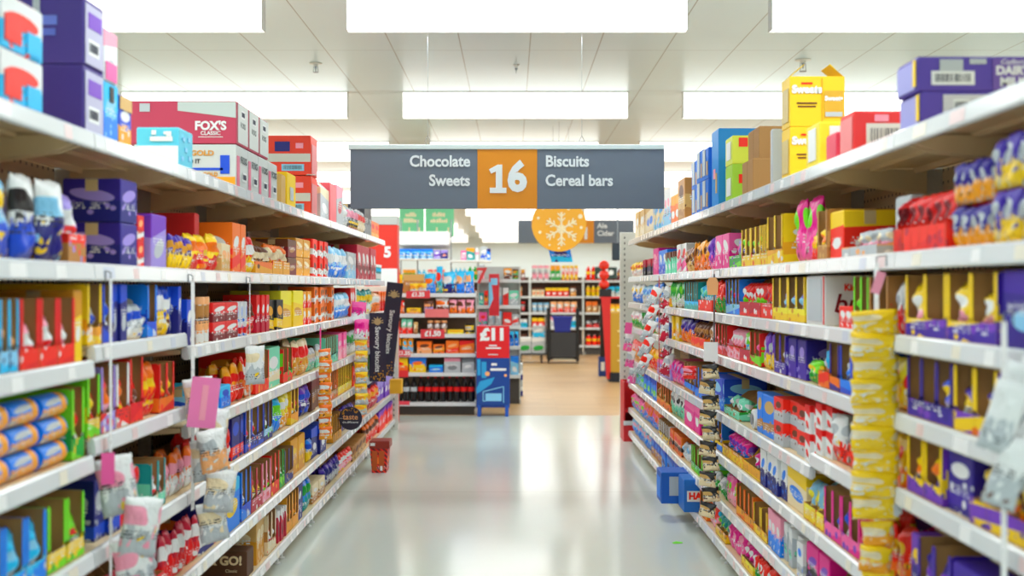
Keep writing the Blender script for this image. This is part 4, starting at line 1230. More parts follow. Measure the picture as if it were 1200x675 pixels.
for k, (xa, xb) in enumerate(((468, 497), (498.5, 532))):
    a = W(xa, 278, YG); b_ = W(xb, 243, YG); root = link('hanging_banner', None, None, a); tag(root, ['left','right'][k]+' one of two pale green hanging banners beneath aisle sign', 'banner')
    w_ = b_.x-a.x; h_ = b_.z-a.z; m = MB(); m.box(0, w_, 0, .01, 0, h_, 0, .002); build(m, 'banner', plain((112,206,152), .5), root)
    m = MB()
    for (u0, u1, v) in ((.25,.68,.74),(.18,.78,.54)):
        x = u0*w_; rr = random.Random(k+int(v*10))
        while x < u1*w_: d_ = rr.uniform(.02, .035); m.box(x, x+d_, -.003, 0, v*h_-.025, v*h_+rr.choice([.02,.035,.045])); x += d_+.007
    for u_ in (.4, .8): m.box(u_*w_-.012, u_*w_+.012, -.003, 0, .06, .16); m.box(u_*w_-.02, u_*w_+.02, -.003, 0, .05, .09)
    build(m, 'pale_print', CM('cream'), root)
    for x in (.05, w_-.05): wire((x, .005, h_), (x, .005, CEIL-a.z), root, .002)
root = link('hanging_screen', None, None, W(724, 295, 16.5)); tag(root, 'small dark hanging screen left of the white end panel', 'screen')
m = MB(); m.box(-.085, .085, 0, .04, -.13, .13, 0, .006); build(m, 'housing', M_BLACK, root); m = MB(); m.box(-.075, .075, -.002, 0, -.115, .115); build(m, 'display', plain((44,52,62), .15), root)
wire((0, .02, .13), (0, .02, CEIL-W(0, 295, 16.5).z), root, .006, 'pole')

# ------------------------------------------------------------------ sprinklers
for k, (xp, yp) in enumerate(((370, 80), (605, 82), (941, 76))):
    Yc = 2.1*F/(337.5-yp+6); X_ = (xp-600)*Yc/F; s_ = [1.2, .6, 1.5][k]
    root = link('sprinkler', None, None, (X_, Yc, CEIL)); tag(root, ['white ceiling sprinkler over the left shelving', 'small ceiling hook near the middle of the ceiling', 'white ceiling sprinkler over the yellow sweets carton'][k], 'sprinkler')
    m = MB(); m.lathe([(.05*s_,-.001),(.05*s_,-.006),(.02*s_,-.012),(.015*s_,-.03)], 0, 0, 16); build(m, 'rosette', plain((216,212,200), .35), root)
    m = MB(); m.lathe([(.011*s_,-.028),(.008*s_,-.05),(.004*s_,-.06),(.004*s_,-.08)], 0, 0, 10); build(m, 'bulb', M_STEEL, root)
    m = MB(); m.tube((-.016*s_,0,-.03), (-.018*s_,0,-.07*s_), .003); m.tube((.016*s_,0,-.03), (.018*s_,0,-.07*s_), .003); m.lathe([(.02*s_,-.07*s_),(.022*s_,-.074*s_)], 0, 0, 12); build(m, 'frame', M_STEEL, root)

# ------------------------------------------------------------------ the room
def floor_mat():
    q = NT('polished_floor'); tc = q.node('ShaderNodeTexCoord'); n = q.node('ShaderNodeTexNoise'); n.inputs['Scale'].default_value = .8; n.inputs['Detail'].default_value = 5
    q.t.links.new(tc.outputs['Object'], n.inputs['Vector'])
    n2 = q.node('ShaderNodeTexNoise'); n2.inputs['Scale'].default_value = 60; q.t.links.new(tc.outputs['Object'], n2.inputs['Vector'])
    sx = q.node('ShaderNodeSeparateXYZ'); q.t.links.new(tc.outputs['Object'], sx.inputs[0])
    j = q.math('LESS_THAN', q.math('FRACT', q.math('ADD', q.math('DIVIDE', sx.outputs[1], 3.0), .1)), .004)
    c = q.mix(n.outputs[0], lin((222,230,222)), lin((214,222,214))); c = q.mix(q.math('MULTIPLY', n2.outputs[0], .12), c, lin((190,196,184)))
    c = q.mix(q.math('MULTIPLY', j, .5), c, lin((170,168,155)))
    q.t.links.new(c, q.b.inputs['Base Color'])
    q.t.links.new(q.math('MULTIPLY_ADD', n.outputs[0], .04, .13), q.b.inputs['Roughness']); q.b.inputs['Specular IOR Level'].default_value = .5
    bp = q.node('ShaderNodeBump'); bp.inputs['Strength'].default_value = .03; bp.inputs['Distance'].default_value = .02
    n3 = q.node('ShaderNodeTexNoise'); n3.inputs['Scale'].default_value = 2.5; q.t.links.new(tc.outputs['Object'], n3.inputs['Vector'])
    q.t.links.new(n3.outputs[0], bp.inputs['Height']); q.t.links.new(bp.outputs[0], q.b.inputs['Normal'])
    return q.m
def wood_mat():
    q = NT('wood_effect_floor'); tc = q.node('ShaderNodeTexCoord'); br = q.node('ShaderNodeTexBrick')
    q.t.links.new(tc.outputs['Object'], br.inputs['Vector']); br.inputs['Scale'].default_value = 1
    br.inputs['Brick Width'].default_value = 1.2; br.inputs['Row Height'].default_value = .18; br.inputs['Mortar Size'].default_value = .002
    br.inputs['Color1'].default_value = lin((196,160,112)); br.inputs['Color2'].default_value = lin((184,148,102)); br.inputs['Mortar'].default_value = lin((150,118,80))
    q.t.links.new(br.outputs[0], q.b.inputs['Base Color']); q.b.inputs['Roughness'].default_value = .38; return q.m
def ceil_mat():
    q = NT('ceiling_tiles'); tc = q.node('ShaderNodeTexCoord'); sx = q.node('ShaderNodeSeparateXYZ'); q.t.links.new(tc.outputs['Object'], sx.inputs[0])
    a = q.math('LESS_THAN', q.math('ABSOLUTE', q.math('SUBTRACT', q.math('FRACT', q.math('ADD', q.math('DIVIDE', q.math('ADD', sx.outputs[0], .445), .6), 100.5)), .5)), .008)
    b = q.math('LESS_THAN', q.math('ABSOLUTE', q.math('SUBTRACT', q.math('FRACT', q.math('ADD', q.math('DIVIDE', q.math('SUBTRACT', sx.outputs[1], 9.8), 2.015), 100.5)), .5)), .004)
    q.t.links.new(q.mix(q.math('MAXIMUM', a, q.math('MULTIPLY', b, .5)), lin((208,220,220)), lin((150,146,132))), q.b.inputs['Base Color'])
    q.b.inputs['Roughness'].default_value = .32; q.b.inputs['Specular IOR Level'].default_value = .6
    return q.m
XL, XR, YN, YF_, YW = -14, 14, -6, 13.92, 46
m = MB(); m.box(XL, XR, YN, YF_, -.1, 0); struct(m, 'floor', floor_mat())
m = MB(); m.box(XL, XR, YF_, YW, -.1, 0); struct(m, 'floor', wood_mat())
m = MB(); m.box(XL, XR, YN, YW, CEIL, CEIL+.1); struct(m, 'ceiling', ceil_mat())
MW = plain((222,234,236), .6, name='wall_paint')
m = MB(); m.box(XL, XR, YW, YW+.1, 0, CEIL); struct(m, 'wall_far', MW)
m = MB(); m.box(XL, XR, YN-.1, YN, 0, CEIL); struct(m, 'wall_near', MW)
m = MB(); m.box(XL-.1, XL, YN, YW, 0, CEIL); struct(m, 'wall_left', MW)
m = MB(); m.box(XR, XR+.1, YN, YW, 0, CEIL); struct(m, 'wall_right', MW)

# ceiling lights: long white-glowing troughs hung under the ceiling in rows across the aisle
GLOW = emit((255,253,248), LIGHT, 'tube_light')
def light_proto():
    m = MB(); m.box(-1.2, 1.2, 0, .10, -.275, -.004, 0, 0); d = m.mesh('diffuser', [GLOW])
    m = MB(); m.box(-1.21, 1.21, -.006, .106, -.012, 0); m.box(-1.206, -1.2, -.003, .103, -.278, -.012); m.box(1.2, 1.206, -.003, .103, -.278, -.012); f = m.mesh('housing', [plain((232,232,228), .4)])
    return d, f
dm, fm = light_proto()
LA = bpy.data.lights.new('tube_lamp', 'AREA'); LA.shape = 'RECTANGLE'; LA.size = 2.36; LA.size_y = .3; LA.energy = LAMP; LA.color = (.93, .985, 1.0)
ROWN = ['behind the camera','above the camera','over the nearest shelves','at the top edge of the photo','just above the aisle sign','behind the aisle sign']
COLN = {-1: 'left', 0: 'middle', 1: 'right'}
for r_i in range(-1, 11):
    Yl = 3.79+4.03*r_i
    for c_i in range(-3, 4):
        X_ = .035+3.0*c_i
        root = link('ceiling_light', None, None, (X_, Yl, CEIL)); link('diffuser', dm, root); link('housing', fm, root); lo = link('tube_lamp', LA, root, (0, .05, -.285))
        col = COLN.get(c_i, f'{"second" if abs(c_i) == 2 else "third"} from the middle on the {"left" if c_i < 0 else "right"}')
        tag(root, f'white glowing ceiling light, {ORD[r_i+1]} row from the camera, {col}', 'ceiling light', 'ceiling lights in rows')

# ------------------------------------------------------------------ drinks shelving at the end of the aisle
def far_product(kind, X, Y, z, w, h, cols, seed, label, group=None, d=.2, cat=None):
    if kind == 'bag': me = get(('fb', w, h, cols, seed % 3), lambda: pouch_mesh(w, h, min(.07, w*.4), pack(*cols, 'burst', True, seed), seed % 3)); nm = 'snack_bag'; ct = 'bag'
    elif kind == 'case': me = get(('fc', w, h, d, cols), lambda: carton_mesh(w, d, h, pack(*cols, STY[seed % 3]), False)); nm = 'cardboard_carton'; ct = 'carton'
    elif kind == 'tub': me = get(('ft', w, h, cols), lambda: tub_mesh(w/2.12, h, [pack(*cols, 'band'), plain(cols[1], .4)])); nm = 'plastic_tub'; ct = 'tub'
    elif kind == 'bottle': me = get(('fbo', w, h, cols), lambda: bottle_mesh(w/2, h, cols)); nm = 'drink_bottle'; ct = 'bottle'
    o = bpy.data.objects.new(nm, me); COL.objects.link(o); o.location = (X, Y, z)
    if label in USED and USED[label] != group: label += ' beyond'
    USED[label] = group; tag(o, label, ct, group); return o
def bottle_mesh(r, h, cols):
    m = MB(); P_ = [(.6,0),(.95,.02),(1,.05),(.93,.2),(1,.36),(1,.42),(1,.60),(1,.62),(.9,.72),(.42,.88),(.28,.91),(.28,.945),(.32,.95),(.32,1.0)]
    m.lathe([(r*a, h*b) for a, b in P_], r, r, 14, [0,0,0,0,0,1,0,0,0,0,0,2,2])
    return m.mesh('bottle', [plain(cols[0], .12), plain(cols[1], .35), plain(cols[2], .4)], True)
def rack(name, label, X0, X1, Y, D, levs, top, base=.1, col=M_UPR, lips=True, backc=None):
    root = link(name, None, None, ((X0+X1)/2, Y, 0)); tag(root, label, 'shelving'); hw = (X1-X0)/2
    m = MB(); m.box(-hw, hw, D-.02, D, .03, top); build(m, 'back_panel', backc or plain((120,96,78), .6), root)
    for sx_ in (-1, 1):
        m = MB(); m.box(min(sx_*hw, sx_*(hw-.02)), max(sx_*hw, sx_*(hw-.02)), D-.07, D-.02, 0, top); m.box(min(sx_*hw, sx_*(hw-.015)), max(sx_*hw, sx_*(hw-.015)), .02, D-.07, 0, .06); build(m, 'upright', M_UPR, root)
    m = MB(); m.box(-hw+.02, hw-.02, .05, .07, 0, levs[-1]-.03); build(m, 'plinth', plain((70,66,62), .5), root)
    for z in levs:
        m = MB(); m.box(-hw+.001, hw-.001, .0, D-.07, z-.02, z); s_ = build(m, 'shelf', M_SHELF, root)
        m = MB(); m.box(-hw, hw, -.012, 0, z-.045, z+.004, 0, .002); build(m, 'price_rail', M_RAIL, s_)
    return root
YC = 13.95
CL = [1.53, 1.275, 1.02, .775, .535, .16]
rack('shelving_unit', 'white shelving unit with cola bottles at the end of left aisle', -1.80, -.455, YC, .5, CL, 1.56)
def XP(x, Y=YC): return (x-600)*Y/F
def rowf(z, Y, items, where):
    """items: (x0 px, x1 px, kind, n, h, colours)"""
    for (x0, x1, kind, n, h, cols) in items:
        a, b = XP(x0, Y), XP(x1, Y); w = (b-a)/n; grp = f'{look(cols, KWF[kind])}s {where}' if n > 1 else None
        for i in range(n):
            p = '' if n == 1 else ({0: 'leftmost '}.get(i, 'rightmost ' if i == n-1 else ('middle ' if n == 3 else ORD[i]+' ')) if n < 12 else '')
            lb = f'{p}{look(cols, KWF[kind])} {where}'
            far_product(kind, a+i*w+.004, Y+.03, z+.001, round(w-.008, 3), h, cols, i if kind == 'bag' else x0, lb, grp)
KWF = dict(bag='bag', case='carton', tub='tub', bottle='bottle')
rowf(CL[0], YC, [(455, 467, 'bag', 1, .3, ('yellow','amber','white')), (467, 472, 'bag', 1, .24, ('yellow','kraft','amber')), (472, 496, 'case', 1, .24, ('kraft','tan','kraft')), (497, 511, 'bag', 1, .25, ('cyan','azure','orange')), (511, 519, 'bag', 1, .34, ('cyan','teal','scarlet')), (519, 534, 'bag', 1, .27, ('cyan','navy','white')), (534, 556, 'bag', 2, .28, ('cyan','azure','peach'))], 'on top of the drinks shelving')
for k, x in enumerate((480, 490)): far_product('bag', XP(x), YC-.0, CL[0]+.001, .11, .13, ('yellow','white','amber'), k, ['left','right'][k]+' small yellow and white bag in front of the brown carton', 'small yellow bags')
rowf(CL[1], YC, [(455, 474, 'bag', 1, .17, ('scarlet','orange','white')), (476, 493, 'case', 1, .07, ('yellow','amber','kraft')), (496, 508, 'bag', 1, .17, ('brown','lilac','peach')), (510, 526, 'bag', 1, .2, ('white','brown','orange')), (526, 556, 'bag', 3, .18, ('rose','orange','brown'))], 'on second shelf of drinks shelving')
rowf(CL[2], YC, [(455, 470, 'case', 1, .17, ('brown','scarlet','white')), (470, 483, 'case', 2, .19, ('mint','scarlet','white')), (484, 490, 'bag', 1, .15, ('tan','kraft','cream')), (500, 524, 'tub', 3, .17, ('brown','peach','white')), (524, 543, 'case', 1, .05, ('yellow','lemon','amber')), (544, 556, 'tub', 1, .13, ('yellow','black','silver'))], 'on third shelf of drinks shelving')
rowf(CL[3], YC, [(455, 470, 'case', 1, .19, ('amber','black','cyan')), (471, 484, 'case', 2, .19, ('amber','ice','cyan')), (488, 506, 'case', 1, .15, ('orange','peach','brown')), (507, 521, 'case', 1, .11, ('orange','amber','brown')), (522, 538, 'case', 1, .16, ('orange','scarlet','peach')), (538, 556, 'case', 1, .16, ('orange','red','peach'))], 'on fourth shelf of drinks shelving')
rowf(CL[4], YC, [(455, 478, 'case', 1, .18, ('yellow','orange','scarlet')), (479, 499, 'case', 1, .19, ('azure','yellow','orange')), (502, 519, 'case', 1, .09, ('azure','cyan','ice')), (520, 540, 'case', 1, .18, ('silver','rose','grey')), (541, 556, 'case', 1, .18, ('silver','grey','white'))], 'on fifth shelf of drinks shelving')
for i in range(11):
    c1 = 'silver' if i < 3 else 'red'
    far_product('bottle', XP(463+i*8.5), YC+.05+(.03 if i % 4 == 3 else 0), CL[5]+.001, .086, .315, ('black', c1, 'charcoal' if c1 == 'silver' else 'red'), i, f'{ORD[i] if i else "leftmost"} cola bottle from the left, {"grey" if c1 == "silver" else "red"} label, bottom drinks shelf', 'dark cola bottles')
def price_card(x0, y0, x1, y1, body, Y, label, c=(224,60,70)):
    a = W(x0, y1, Y); b = W(x1, y0, Y); root = link('price_card', None, None, a); tag(root, label, 'price card')
    m = MB(); m.box(0, b.x-a.x, 0, .003, 0, b.z-a.z, 0, .001); build(m, 'card', plain(c, .5), root)
    if body: text(body, (b.z-a.z)*.8, M_WHITE, root, frameM(((b.x-a.x)/2, -.002, (b.z-a.z)*.5), (1,0,0), (0,0,1)), bold=.05)
price_card(476, 341, 504, 349.5, '£1.35', YC-.0155, 'red £1.35 price card on the top drinks shelf')
price_card(498, 362, 526, 372, None, YC-.0155, 'pale red price card on the second drinks shelf', (232,120,120)); price_card(493, 386, 521, 396.5, '£1.50', YC-.0155, 'red £1.50 price card on the third drinks shelf')
price_card(466, 410, 481, 418, '£1.35', YC-.0155, 'small red price card at the left of fourth drinks shelf'); price_card(466, 434, 478.5, 442, None, YC-.0155, 'plain red price card at the left of fifth drinks shelf', (222,44,50)); price_card(468, 470, 480, 474.5, None, YC-.0155, 'thin red price strip beneath the cola bottles', (232,70,90))
# tall rack with glass-like upper shelf behind it
YR = 17.0
root = link('display_rack', None, None, (XP(466, YR), YR, 0)); tag(root, 'tall open metal rack behind drinks shelving holding cyan and white packs', 'rack')
L_ = XP(560, YR)-XP(466, YR); zt = W(0, 303, YR).z
for x in (0, .26, L_*.64, L_-.02):
    m = MB(); m.box(x, x+.02, .4, .42, 0, zt+.62 if x < L_*.7 else zt); build(m, 'post', M_STEEL, root)
m = MB(); m.box(0, L_*.64, 0, .42, zt-.02, zt); build(m, 'shelf', M_SHELF, root); m = MB(); m.box(L_*.64+.02, L_+.2, 0, .42, zt-.05, zt-.02); build(m, 'shelf', M_SHELF, root)
m = MB(); m.box(0, L_*.64, .39, .4, zt+.16, zt+.21); build(m, 'crossbar', M_UPR, root)
m = MB(); m.box(0, L_*.64, .1, .34, zt+.21, zt+.42, 0, .01); build(m, 'header_box', plain((245,246,244), .4), root)
for i in range(5): far_product('tub', XP(467+i*8.2, YR), YR+.04, zt+.001, .1, .10, ('white','ice','azure'), 1, f'{ORD[i]} low white tub from the left on the tall rack', 'low white tubs on the tall rack')
for i in range(3): far_product('case', XP(466+i*13.6, YR), YR+.16, zt+.001, .17, .15, ('cyan','azure','white'), 1, ['left','middle','right'][i]+' cyan carton behind the white tubs on the tall rack', 'cyan cartons on the tall rack')
for i, cc in enumerate((('lilac','violet','white'), ('navy','lilac','orange'))): far_product('case', XP(508+i*8.5, YR), YR+.05, zt+.001, .10, .13, cc, i, ['lilac','navy'][i]+' carton at the right of tall rack')
for i, (x, w_, h_, cc, kk) in enumerate(((540, .09, .14, ('pink','rose','white'), 'case'), (546, .13, .18, ('teal','amber','white'), 'case'), (556, .07, .2, ('white','rose','silver'), 'bottle'), (563, .10, .2, ('silver','blue','white'), 'case'), (570, .06, .17, ('azure','navy','white'), 'case'))):
    far_product(kk, XP(x, YR), YR+.05, zt-.019, w_, h_, cc, i, ['pink','teal and amber','white bottle shaped','silver','bright blue'][i]+' pack on the right end of the tall rack')

# the red tower and end panels
root = link('promotional_tower', None, None, (-1.56, 13.15, 0)); tag(root, 'tall red promotional tower with grey cap beyond the left shelving', 'display')
m = MB(); m.box(-.19, .2, 0, .25, 0, 2.35, 0, .004); build(m, 'body', plain((226,48,32), .5), root); m = MB(); m.box(-.2, .2, -.01, .26, 2.35, 2.455, 0, .004); build(m, 'cap', plain((186,190,186), .5), root)
text('5', .17, M_WHITE, root, frameM((.085, -.004, 2.02), (1,0,0), (0,0,1)), bold=.05)
m = MB(); m.box(.0, .2, -.02, -.002, 1.62, 1.83); build(m, 'white_panel', M_WHITE, root)
def endpanel(name, label, X0, X1, Y, z1, edge):
    root = link(name, None, None, ((X0+X1)/2, Y, 0)); tag(root, label, 'panel'); hw = (X1-X0)/2
    m = MB(); m.box(-hw, hw, 0, .035, 0, z1, 0, .003); build(m, 'panel', plain((222,220,212), .45), root)
    m = MB(); x = edge*(hw-.05)
    for k in range(int(z1/.06)): m.box(x-.006, x+.006, -.0015, .0, .03+k*.06, .055+k*.06)
    build(m, 'slots', plain((90,88,84), .6), root)
endpanel('end_panel', 'white slotted end panel closing off the far end of right shelving', 1.165, 1.76, 11.97, 2.2, -1)
endpanel('end_panel', 'white end panel closing off the far end of left shelving', -1.86, -1.285, 12.53, 1.62, 1)
root = link('display_bin', None, None, (1.24, 11.56, 0)); tag(root, 'red open-fronted display bin at the far right end of shelving', 'display bin')
m = MB(); m.box(-.075, .12, .34, .36, 0, .62); m.box(-.075, -.06, 0, .34, 0, .62); m.box(.105, .12, 0, .34, 0, .62); m.box(-.06, .105, .01, .34, 0, .02); m.box(-.06, .105, .01, .34, .3, .31); m.box(-.06, .105, 0, .012, 0, .17); build(m, 'body', plain((214,30,40), .45), root)
m = MB(); m.box(-.078, .12, -.012, 0, .17, .215, 0, .002); build(m, 'price_rail', M_RAIL, root)

# ------------------------------------------------------------------ £11 dump stand
YE = 13.8; a = W(558.5, 487, YE); root = link('promotional_stand', None, None, (a.x, YE, 0)); tag(root, 'red and blue promotional stand with large £11 price', 'display stand')
k_ = YE/F; w_ = 38.5*k_; zz = lambda y: EYE-(y-337.5)*k_
m = MB(); m.box(0, w_, 0, .03, zz(419.5), zz(382), 0, .003); build(m, 'red_panel', plain((226,22,30), .45), root)
m = MB(); m.box(0, w_, .0, .03, zz(475), zz(419.8), 0, .003); build(m, 'blue_panel', plain((14,66,150), .45), root)
m = MB(); m.box(-.003, w_+.003, .03, .34, zz(478), zz(384), 0, .004); build(m, 'bin', plain((20,70,170), .45), root)
for x in (.01, w_-.055):
    for y_ in (.0, .28): m = MB(); m.box(x, x+.045, y_, y_+.045, 0, zz(474.9), 0, .004); build(m, 'leg', plain((18,84,190), .4), root)
text('£11', .2, M_WHITE, root, frameM((w_*.5, -.003, zz(392.5)), (1,0,0), (0,0,1)), bold=.06, sx=1.05)
m = MB()
for (u0, u1, y, hh_) in ((.38,.62,405,.018),(.28,.74,408,.018),(.35,.65,415.5,.01)): m.box(u0*w_, u1*w_, -.003, 0, zz(y)-hh_/2, zz(y)+hh_/2)
build(m, 'white_print', M_WHITE, root); m = MB()
for (u0, u1, y, hh_) in ((.45,.62,427,.03),(.42,.9,433,.03)): m.box(u0*w_, u1*w_, -.003, 0, zz(y)-hh_/2, zz(y)+hh_/2)
build(m, 'white_print', M_WHITE, root)
m = MB(); m.prism([(.0,zz(455)),(w_*.1,zz(447)),(w_*.55,zz(442)),(w_*.45,zz(450)),(.0,zz(462))], 'y', -.002, 0); m.box(w_*.15, w_*.3, -.002, 0, zz(443), zz(424)); m.box(.02*w_, .12*w_, -.002, 0, zz(440), zz(421)); build(m, 'cyan_picture', plain((40,160,220), .5), root)
m = MB(); m.lathe([(.03,-.004),(.03,0)], w_*.33, 0, 12, 0, 'y', zz(438)); m.lathe([(.018,-.004),(.018,0)], w_*.88, 0, 12, 0, 'y', zz(440)); build(m, 'peach_roundel', CM('peach'), root)
m = MB()
for p0, p1 in (((.2,470),(.2,459)),((.2,459),(.82,453)),((.82,453),(.82,472)),((.2,470),(.27,470))): m.tube((p0[0]*w_, -.006, zz(p0[1])), (p1[0]*w_, -.006, zz(p1[1])), .006, 6)
m.box(.27*w_, .76*w_, -.004, 0, zz(470), zz(461)); build(m, 'pale_bench_picture', CM('ice'), root)

# mixed goods stand with the red 7 and banner
YM = 15.3
rack('display_stand', 'mixed goods stand behind the £11 stand with red banner', XP(559, YM), XP(640, YM)-.35, YM, .4, [1.72, 1.36, 1.08, .8, .4], 1.9, backc=plain((176,180,180), .5))
rowf(1.36, YM, [(561, 567, 'case', 1, .17, ('teal','mint','white')), (567, 572, 'case', 1, .2, ('scarlet','amber','brown')), (573, 588, 'bag', 2, .25, ('silver','ice','white')), (589, 596, 'case', 1, .24, ('scarlet','white','red')), (596, 608, 'case', 1, .2, ('mint','silver','white'))], 'on mixed goods stand, upper shelf')
rowf(1.08, YM, [(561, 571, 'case', 1, .18, ('pink','teal','scarlet')), (572, 588, 'bag', 2, .2, ('ice','silver','white')), (589, 600, 'case', 1, .18, ('scarlet','red','white')), (600, 608, 'case', 1, .15, ('silver','scarlet','white'))], 'on mixed goods stand, middle shelf')
rowf(.8, YM, [(561, 574, 'case', 1, .17, ('teal','lilac','white')), (575, 586, 'bag', 1, .2, ('ice','white','azure')), (587, 596, 'case', 1, .17, ('azure','ice','black')), (597, 608, 'bag', 2, .2, ('cyan','azure','navy'))], 'on mixed goods stand, lower shelf')
rowf(.4, YM, [(598, 608, 'case', 1, .25, ('ice','azure','white'))], 'on mixed goods stand, bottom shelf')
rowf(1.72, YM, [(561, 568, 'bag', 1, .2, ('silver','rose','white')), (590, 600, 'case', 1, .15, ('amber','brown','white')), (600, 608, 'tub', 1, .14, ('green','brown','amber'))], 'on top of mixed goods stand')
a = W(573, 370, YM-.15); root = link('hanging_banner', None, None, a); tag(root, 'narrow red banner with pale emblem on the mixed goods stand', 'banner')
kk = (YM-.15)/F; m = MB(); m.box(0, 12*kk, 0, .006, 0, 49*kk, 0, .002); build(m, 'banner', plain((218,34,48), .5), root); m = MB(); m.box(2*kk, 10*kk, -.003, 0, 36*kk, 44*kk); m.prism([(0,8*kk),(5*kk,20*kk),(3*kk,38*kk),(0,40*kk)], 'y', -.003, 0); build(m, 'pale_emblem', CM('ice'), root)
m = MB(); m.tube((6*kk, .01, 49*kk), (6*kk, .12, 50*kk), .004); build(m, 'bracket', M_STEEL, root)
a = W(564, 324, YM-.1); o = text('7', .3, plain((224,60,60), .5), None, frameM(a, (1,0,0), (0,0,1)), bold=.02, depth=.006, name='number_sign'); tag(o, 'red cut-out figure 7 above the drinks shelving end', 'sign')
for k in range(2):
    root = link('bottle_crate', None, None, (XP(598, 16.4), 16.4, .24*k)); tag(root, ['lower','upper'][k]+' white and navy drinks case stacked right of £11 stand', 'case', 'white and navy drinks cases')
    m = MB(); m.box(0, .185, 0, .3, .075, .235, 0, .004); build(m, 'case_top', pack('silver','white','grey','band'), root); m = MB(); m.box(0, .185, 0, .3, 0, .075, 0, .003); build(m, 'case_base', CM('navy'), root)

# ------------------------------------------------------------------ far shelving, stock cages, right-hand displays
YQ = 26.6; FL = [1.78, 1.40, 1.01, .645, .22]
PALF = [('brown','amber','white'), ('black','red','silver'), ('yellow','amber','white'), ('peach','scarlet','white'), ('silver','ice','white'), ('scarlet','yellow','white'), ('cream','brown','orange'), ('maroon','gold','white'), ('green','amber','white'), ('cyan','white','teal'), ('white','rose','silver'), ('kraft','orange','cream')]
units = [(-3.3, -1.55, 'far'), (-1.52, .42, 'second'), (.45, 1.72, 'third'), (1.75, 3.4, 'fourth')]
for k, (xa, xb, nm) in enumerate(units):
    rack('shelving_unit', ['leftmost','second','third','rightmost'][k]+' far shelving unit of mixed groceries by the back wall', xa, xb, YQ, .5, FL, 1.86, backc=plain((92,66,54), .6))
rr = random.Random(21)
for lv, z in enumerate(FL):
    for k, (xa, xb, nm) in enumerate(units[:]):
        if k == 0 and lv > 1: continue
        x = xa+.03; idx = 0
        while x < xb-.12:
            n = rr.choice([2, 3, 3, 4]); kind = rr.choice(['case', 'tub', 'bottle', 'bag', 'case']); cc = rr.choice(PALF); w_ = rr.choice([.09, .11, .13]) if kind != 'bag' else .15
            if lv == 0 and kind == 'bag': kind = 'bottle'; w_ = .09
            h_ = rr.choice([.2, .23, .26]) if lv else rr.choice([.26, .3, .36]); idx += 1
            n = min(n, int((xb-.03-x)/(w_+.012)))
            if n < 1: break
            where = f'on {["top","second","third","fourth","bottom"][lv]} shelf of {["leftmost","second","third","rightmost"][k]} far unit'
            for i in range(n):
                lb = f'{ORD[i] if n > 1 else ""} {look(cc, KWF[kind])} {where}'.strip()
                if lb in USED: lb += f', {["again farther right","third such run","fourth such run"][0]}'
                if lb in USED: lb = lb.replace('again farther right', 'by the unit end')
                far_product(kind, x, YQ+.03, z+.001, w_, h_, cc, i if kind == 'bag' else 1, lb, f'{look(cc, KWF[kind])}s {where}, run {ORD[idx % 11]}')
                x += w_+.012
            x += .02
YT = 23.8; kt = YT/F
# black stock cage with blue tray
root = link('stock_trolley', None, None, (XP(641, YT), YT-.3, 0)); tag(root, 'black stock trolley with a deep blue crate before the far shelving', 'trolley')
w_ = 37*kt
for x in (0, w_-.07): m = MB(); m.box(x, x+.07, 0, .05, .06, 1.17, 0, .01); build(m, 'side_post', M_BLACK, root)
for x in (0, w_-.05): m = MB(); m.box(x, x+.05, .5, .55, .06, 1.17, 0, .01); build(m, 'rear_post', M_BLACK, root)
m = MB(); m.box(.07, w_-.07, .01, .04, .15, .66, 0, .005); build(m, 'front_panel', plain((52,54,58), .5), root)
m = MB(); m.box(.02, w_-.02, .05, .5, .08, .14); build(m, 'base', M_BLACK, root)
m = MB(); m.box(.12, w_-.12, -.0, .02, .07, .1); build(m, 'foot_plate', plain((190,184,160), .4), root)
for x in (.03, w_-.03):
    for y_ in (.05, .5): m = MB(); m.lathe([(.035,-.012),(.045,-.008),(.045,.008),(.035,.012)], 0, y_, 12, 0, 'x', .046); o = build(m, 'wheel', M_BLACK, root, (x, 0, 0), smooth=True)
root = link('crate', None, None, (XP(649, YT), YT-.24, .665)); tag(root, 'deep blue crate resting in the black stock trolley', 'crate')
m = MB(); m.prism([(.02,0),(.34,0),(.38,.30),(-.02,.30)], 'y', 0, .35); build(m, 'body', plain((24,40,150), .4), root); m = MB(); m.box(-.035, .395, -.012, .362, .3, .33); build(m, 'rim', plain((30,50,170), .4), root)
# cage with white cartons
root = link('stock_trolley', None, None, (XP(605, YT), YT-.2, 0)); tag(root, 'low grey wire trolley carrying white cartons before far shelving', 'trolley')
w_ = 35*kt; m = MB(); m.box(0, w_, 0, .5, .17, .21, 0, .004); build(m, 'deck', plain((80,82,84), .5), root)
for x in (.01, w_-.01):
    for y_ in (.02, .48): m = MB(); m.tube((x, y_, .2), (x, y_, 1.0), .012); build(m, 'post', M_STEEL, root)
for x in (.1, w_-.1):
    for y_ in (.06, .44): m = MB(); m.lathe([(.06,-.015),(.075,-.01),(.075,.01),(.06,.015)], 0, y_, 14, 0, 'x', .076); m.box(-.02, .02, y_-.03, y_+.03, .1, .17); build(m, 'wheel', M_BLACK, root, (x, 0, 0))
for k in range(2): far_product('case', XP(607+16*k, YT), YT-.17, .212, .28, .33, ('silver','white','green'), 1, ['left','right'][k]+' white carton on the low grey trolley', 'white cartons on the low trolley', d=.3)
far_product('case', XP(624, YT), YT-.17, .55, .26, .24, ('silver','cyan','white'), 2, 'white and cyan carton on top of the low trolley load')
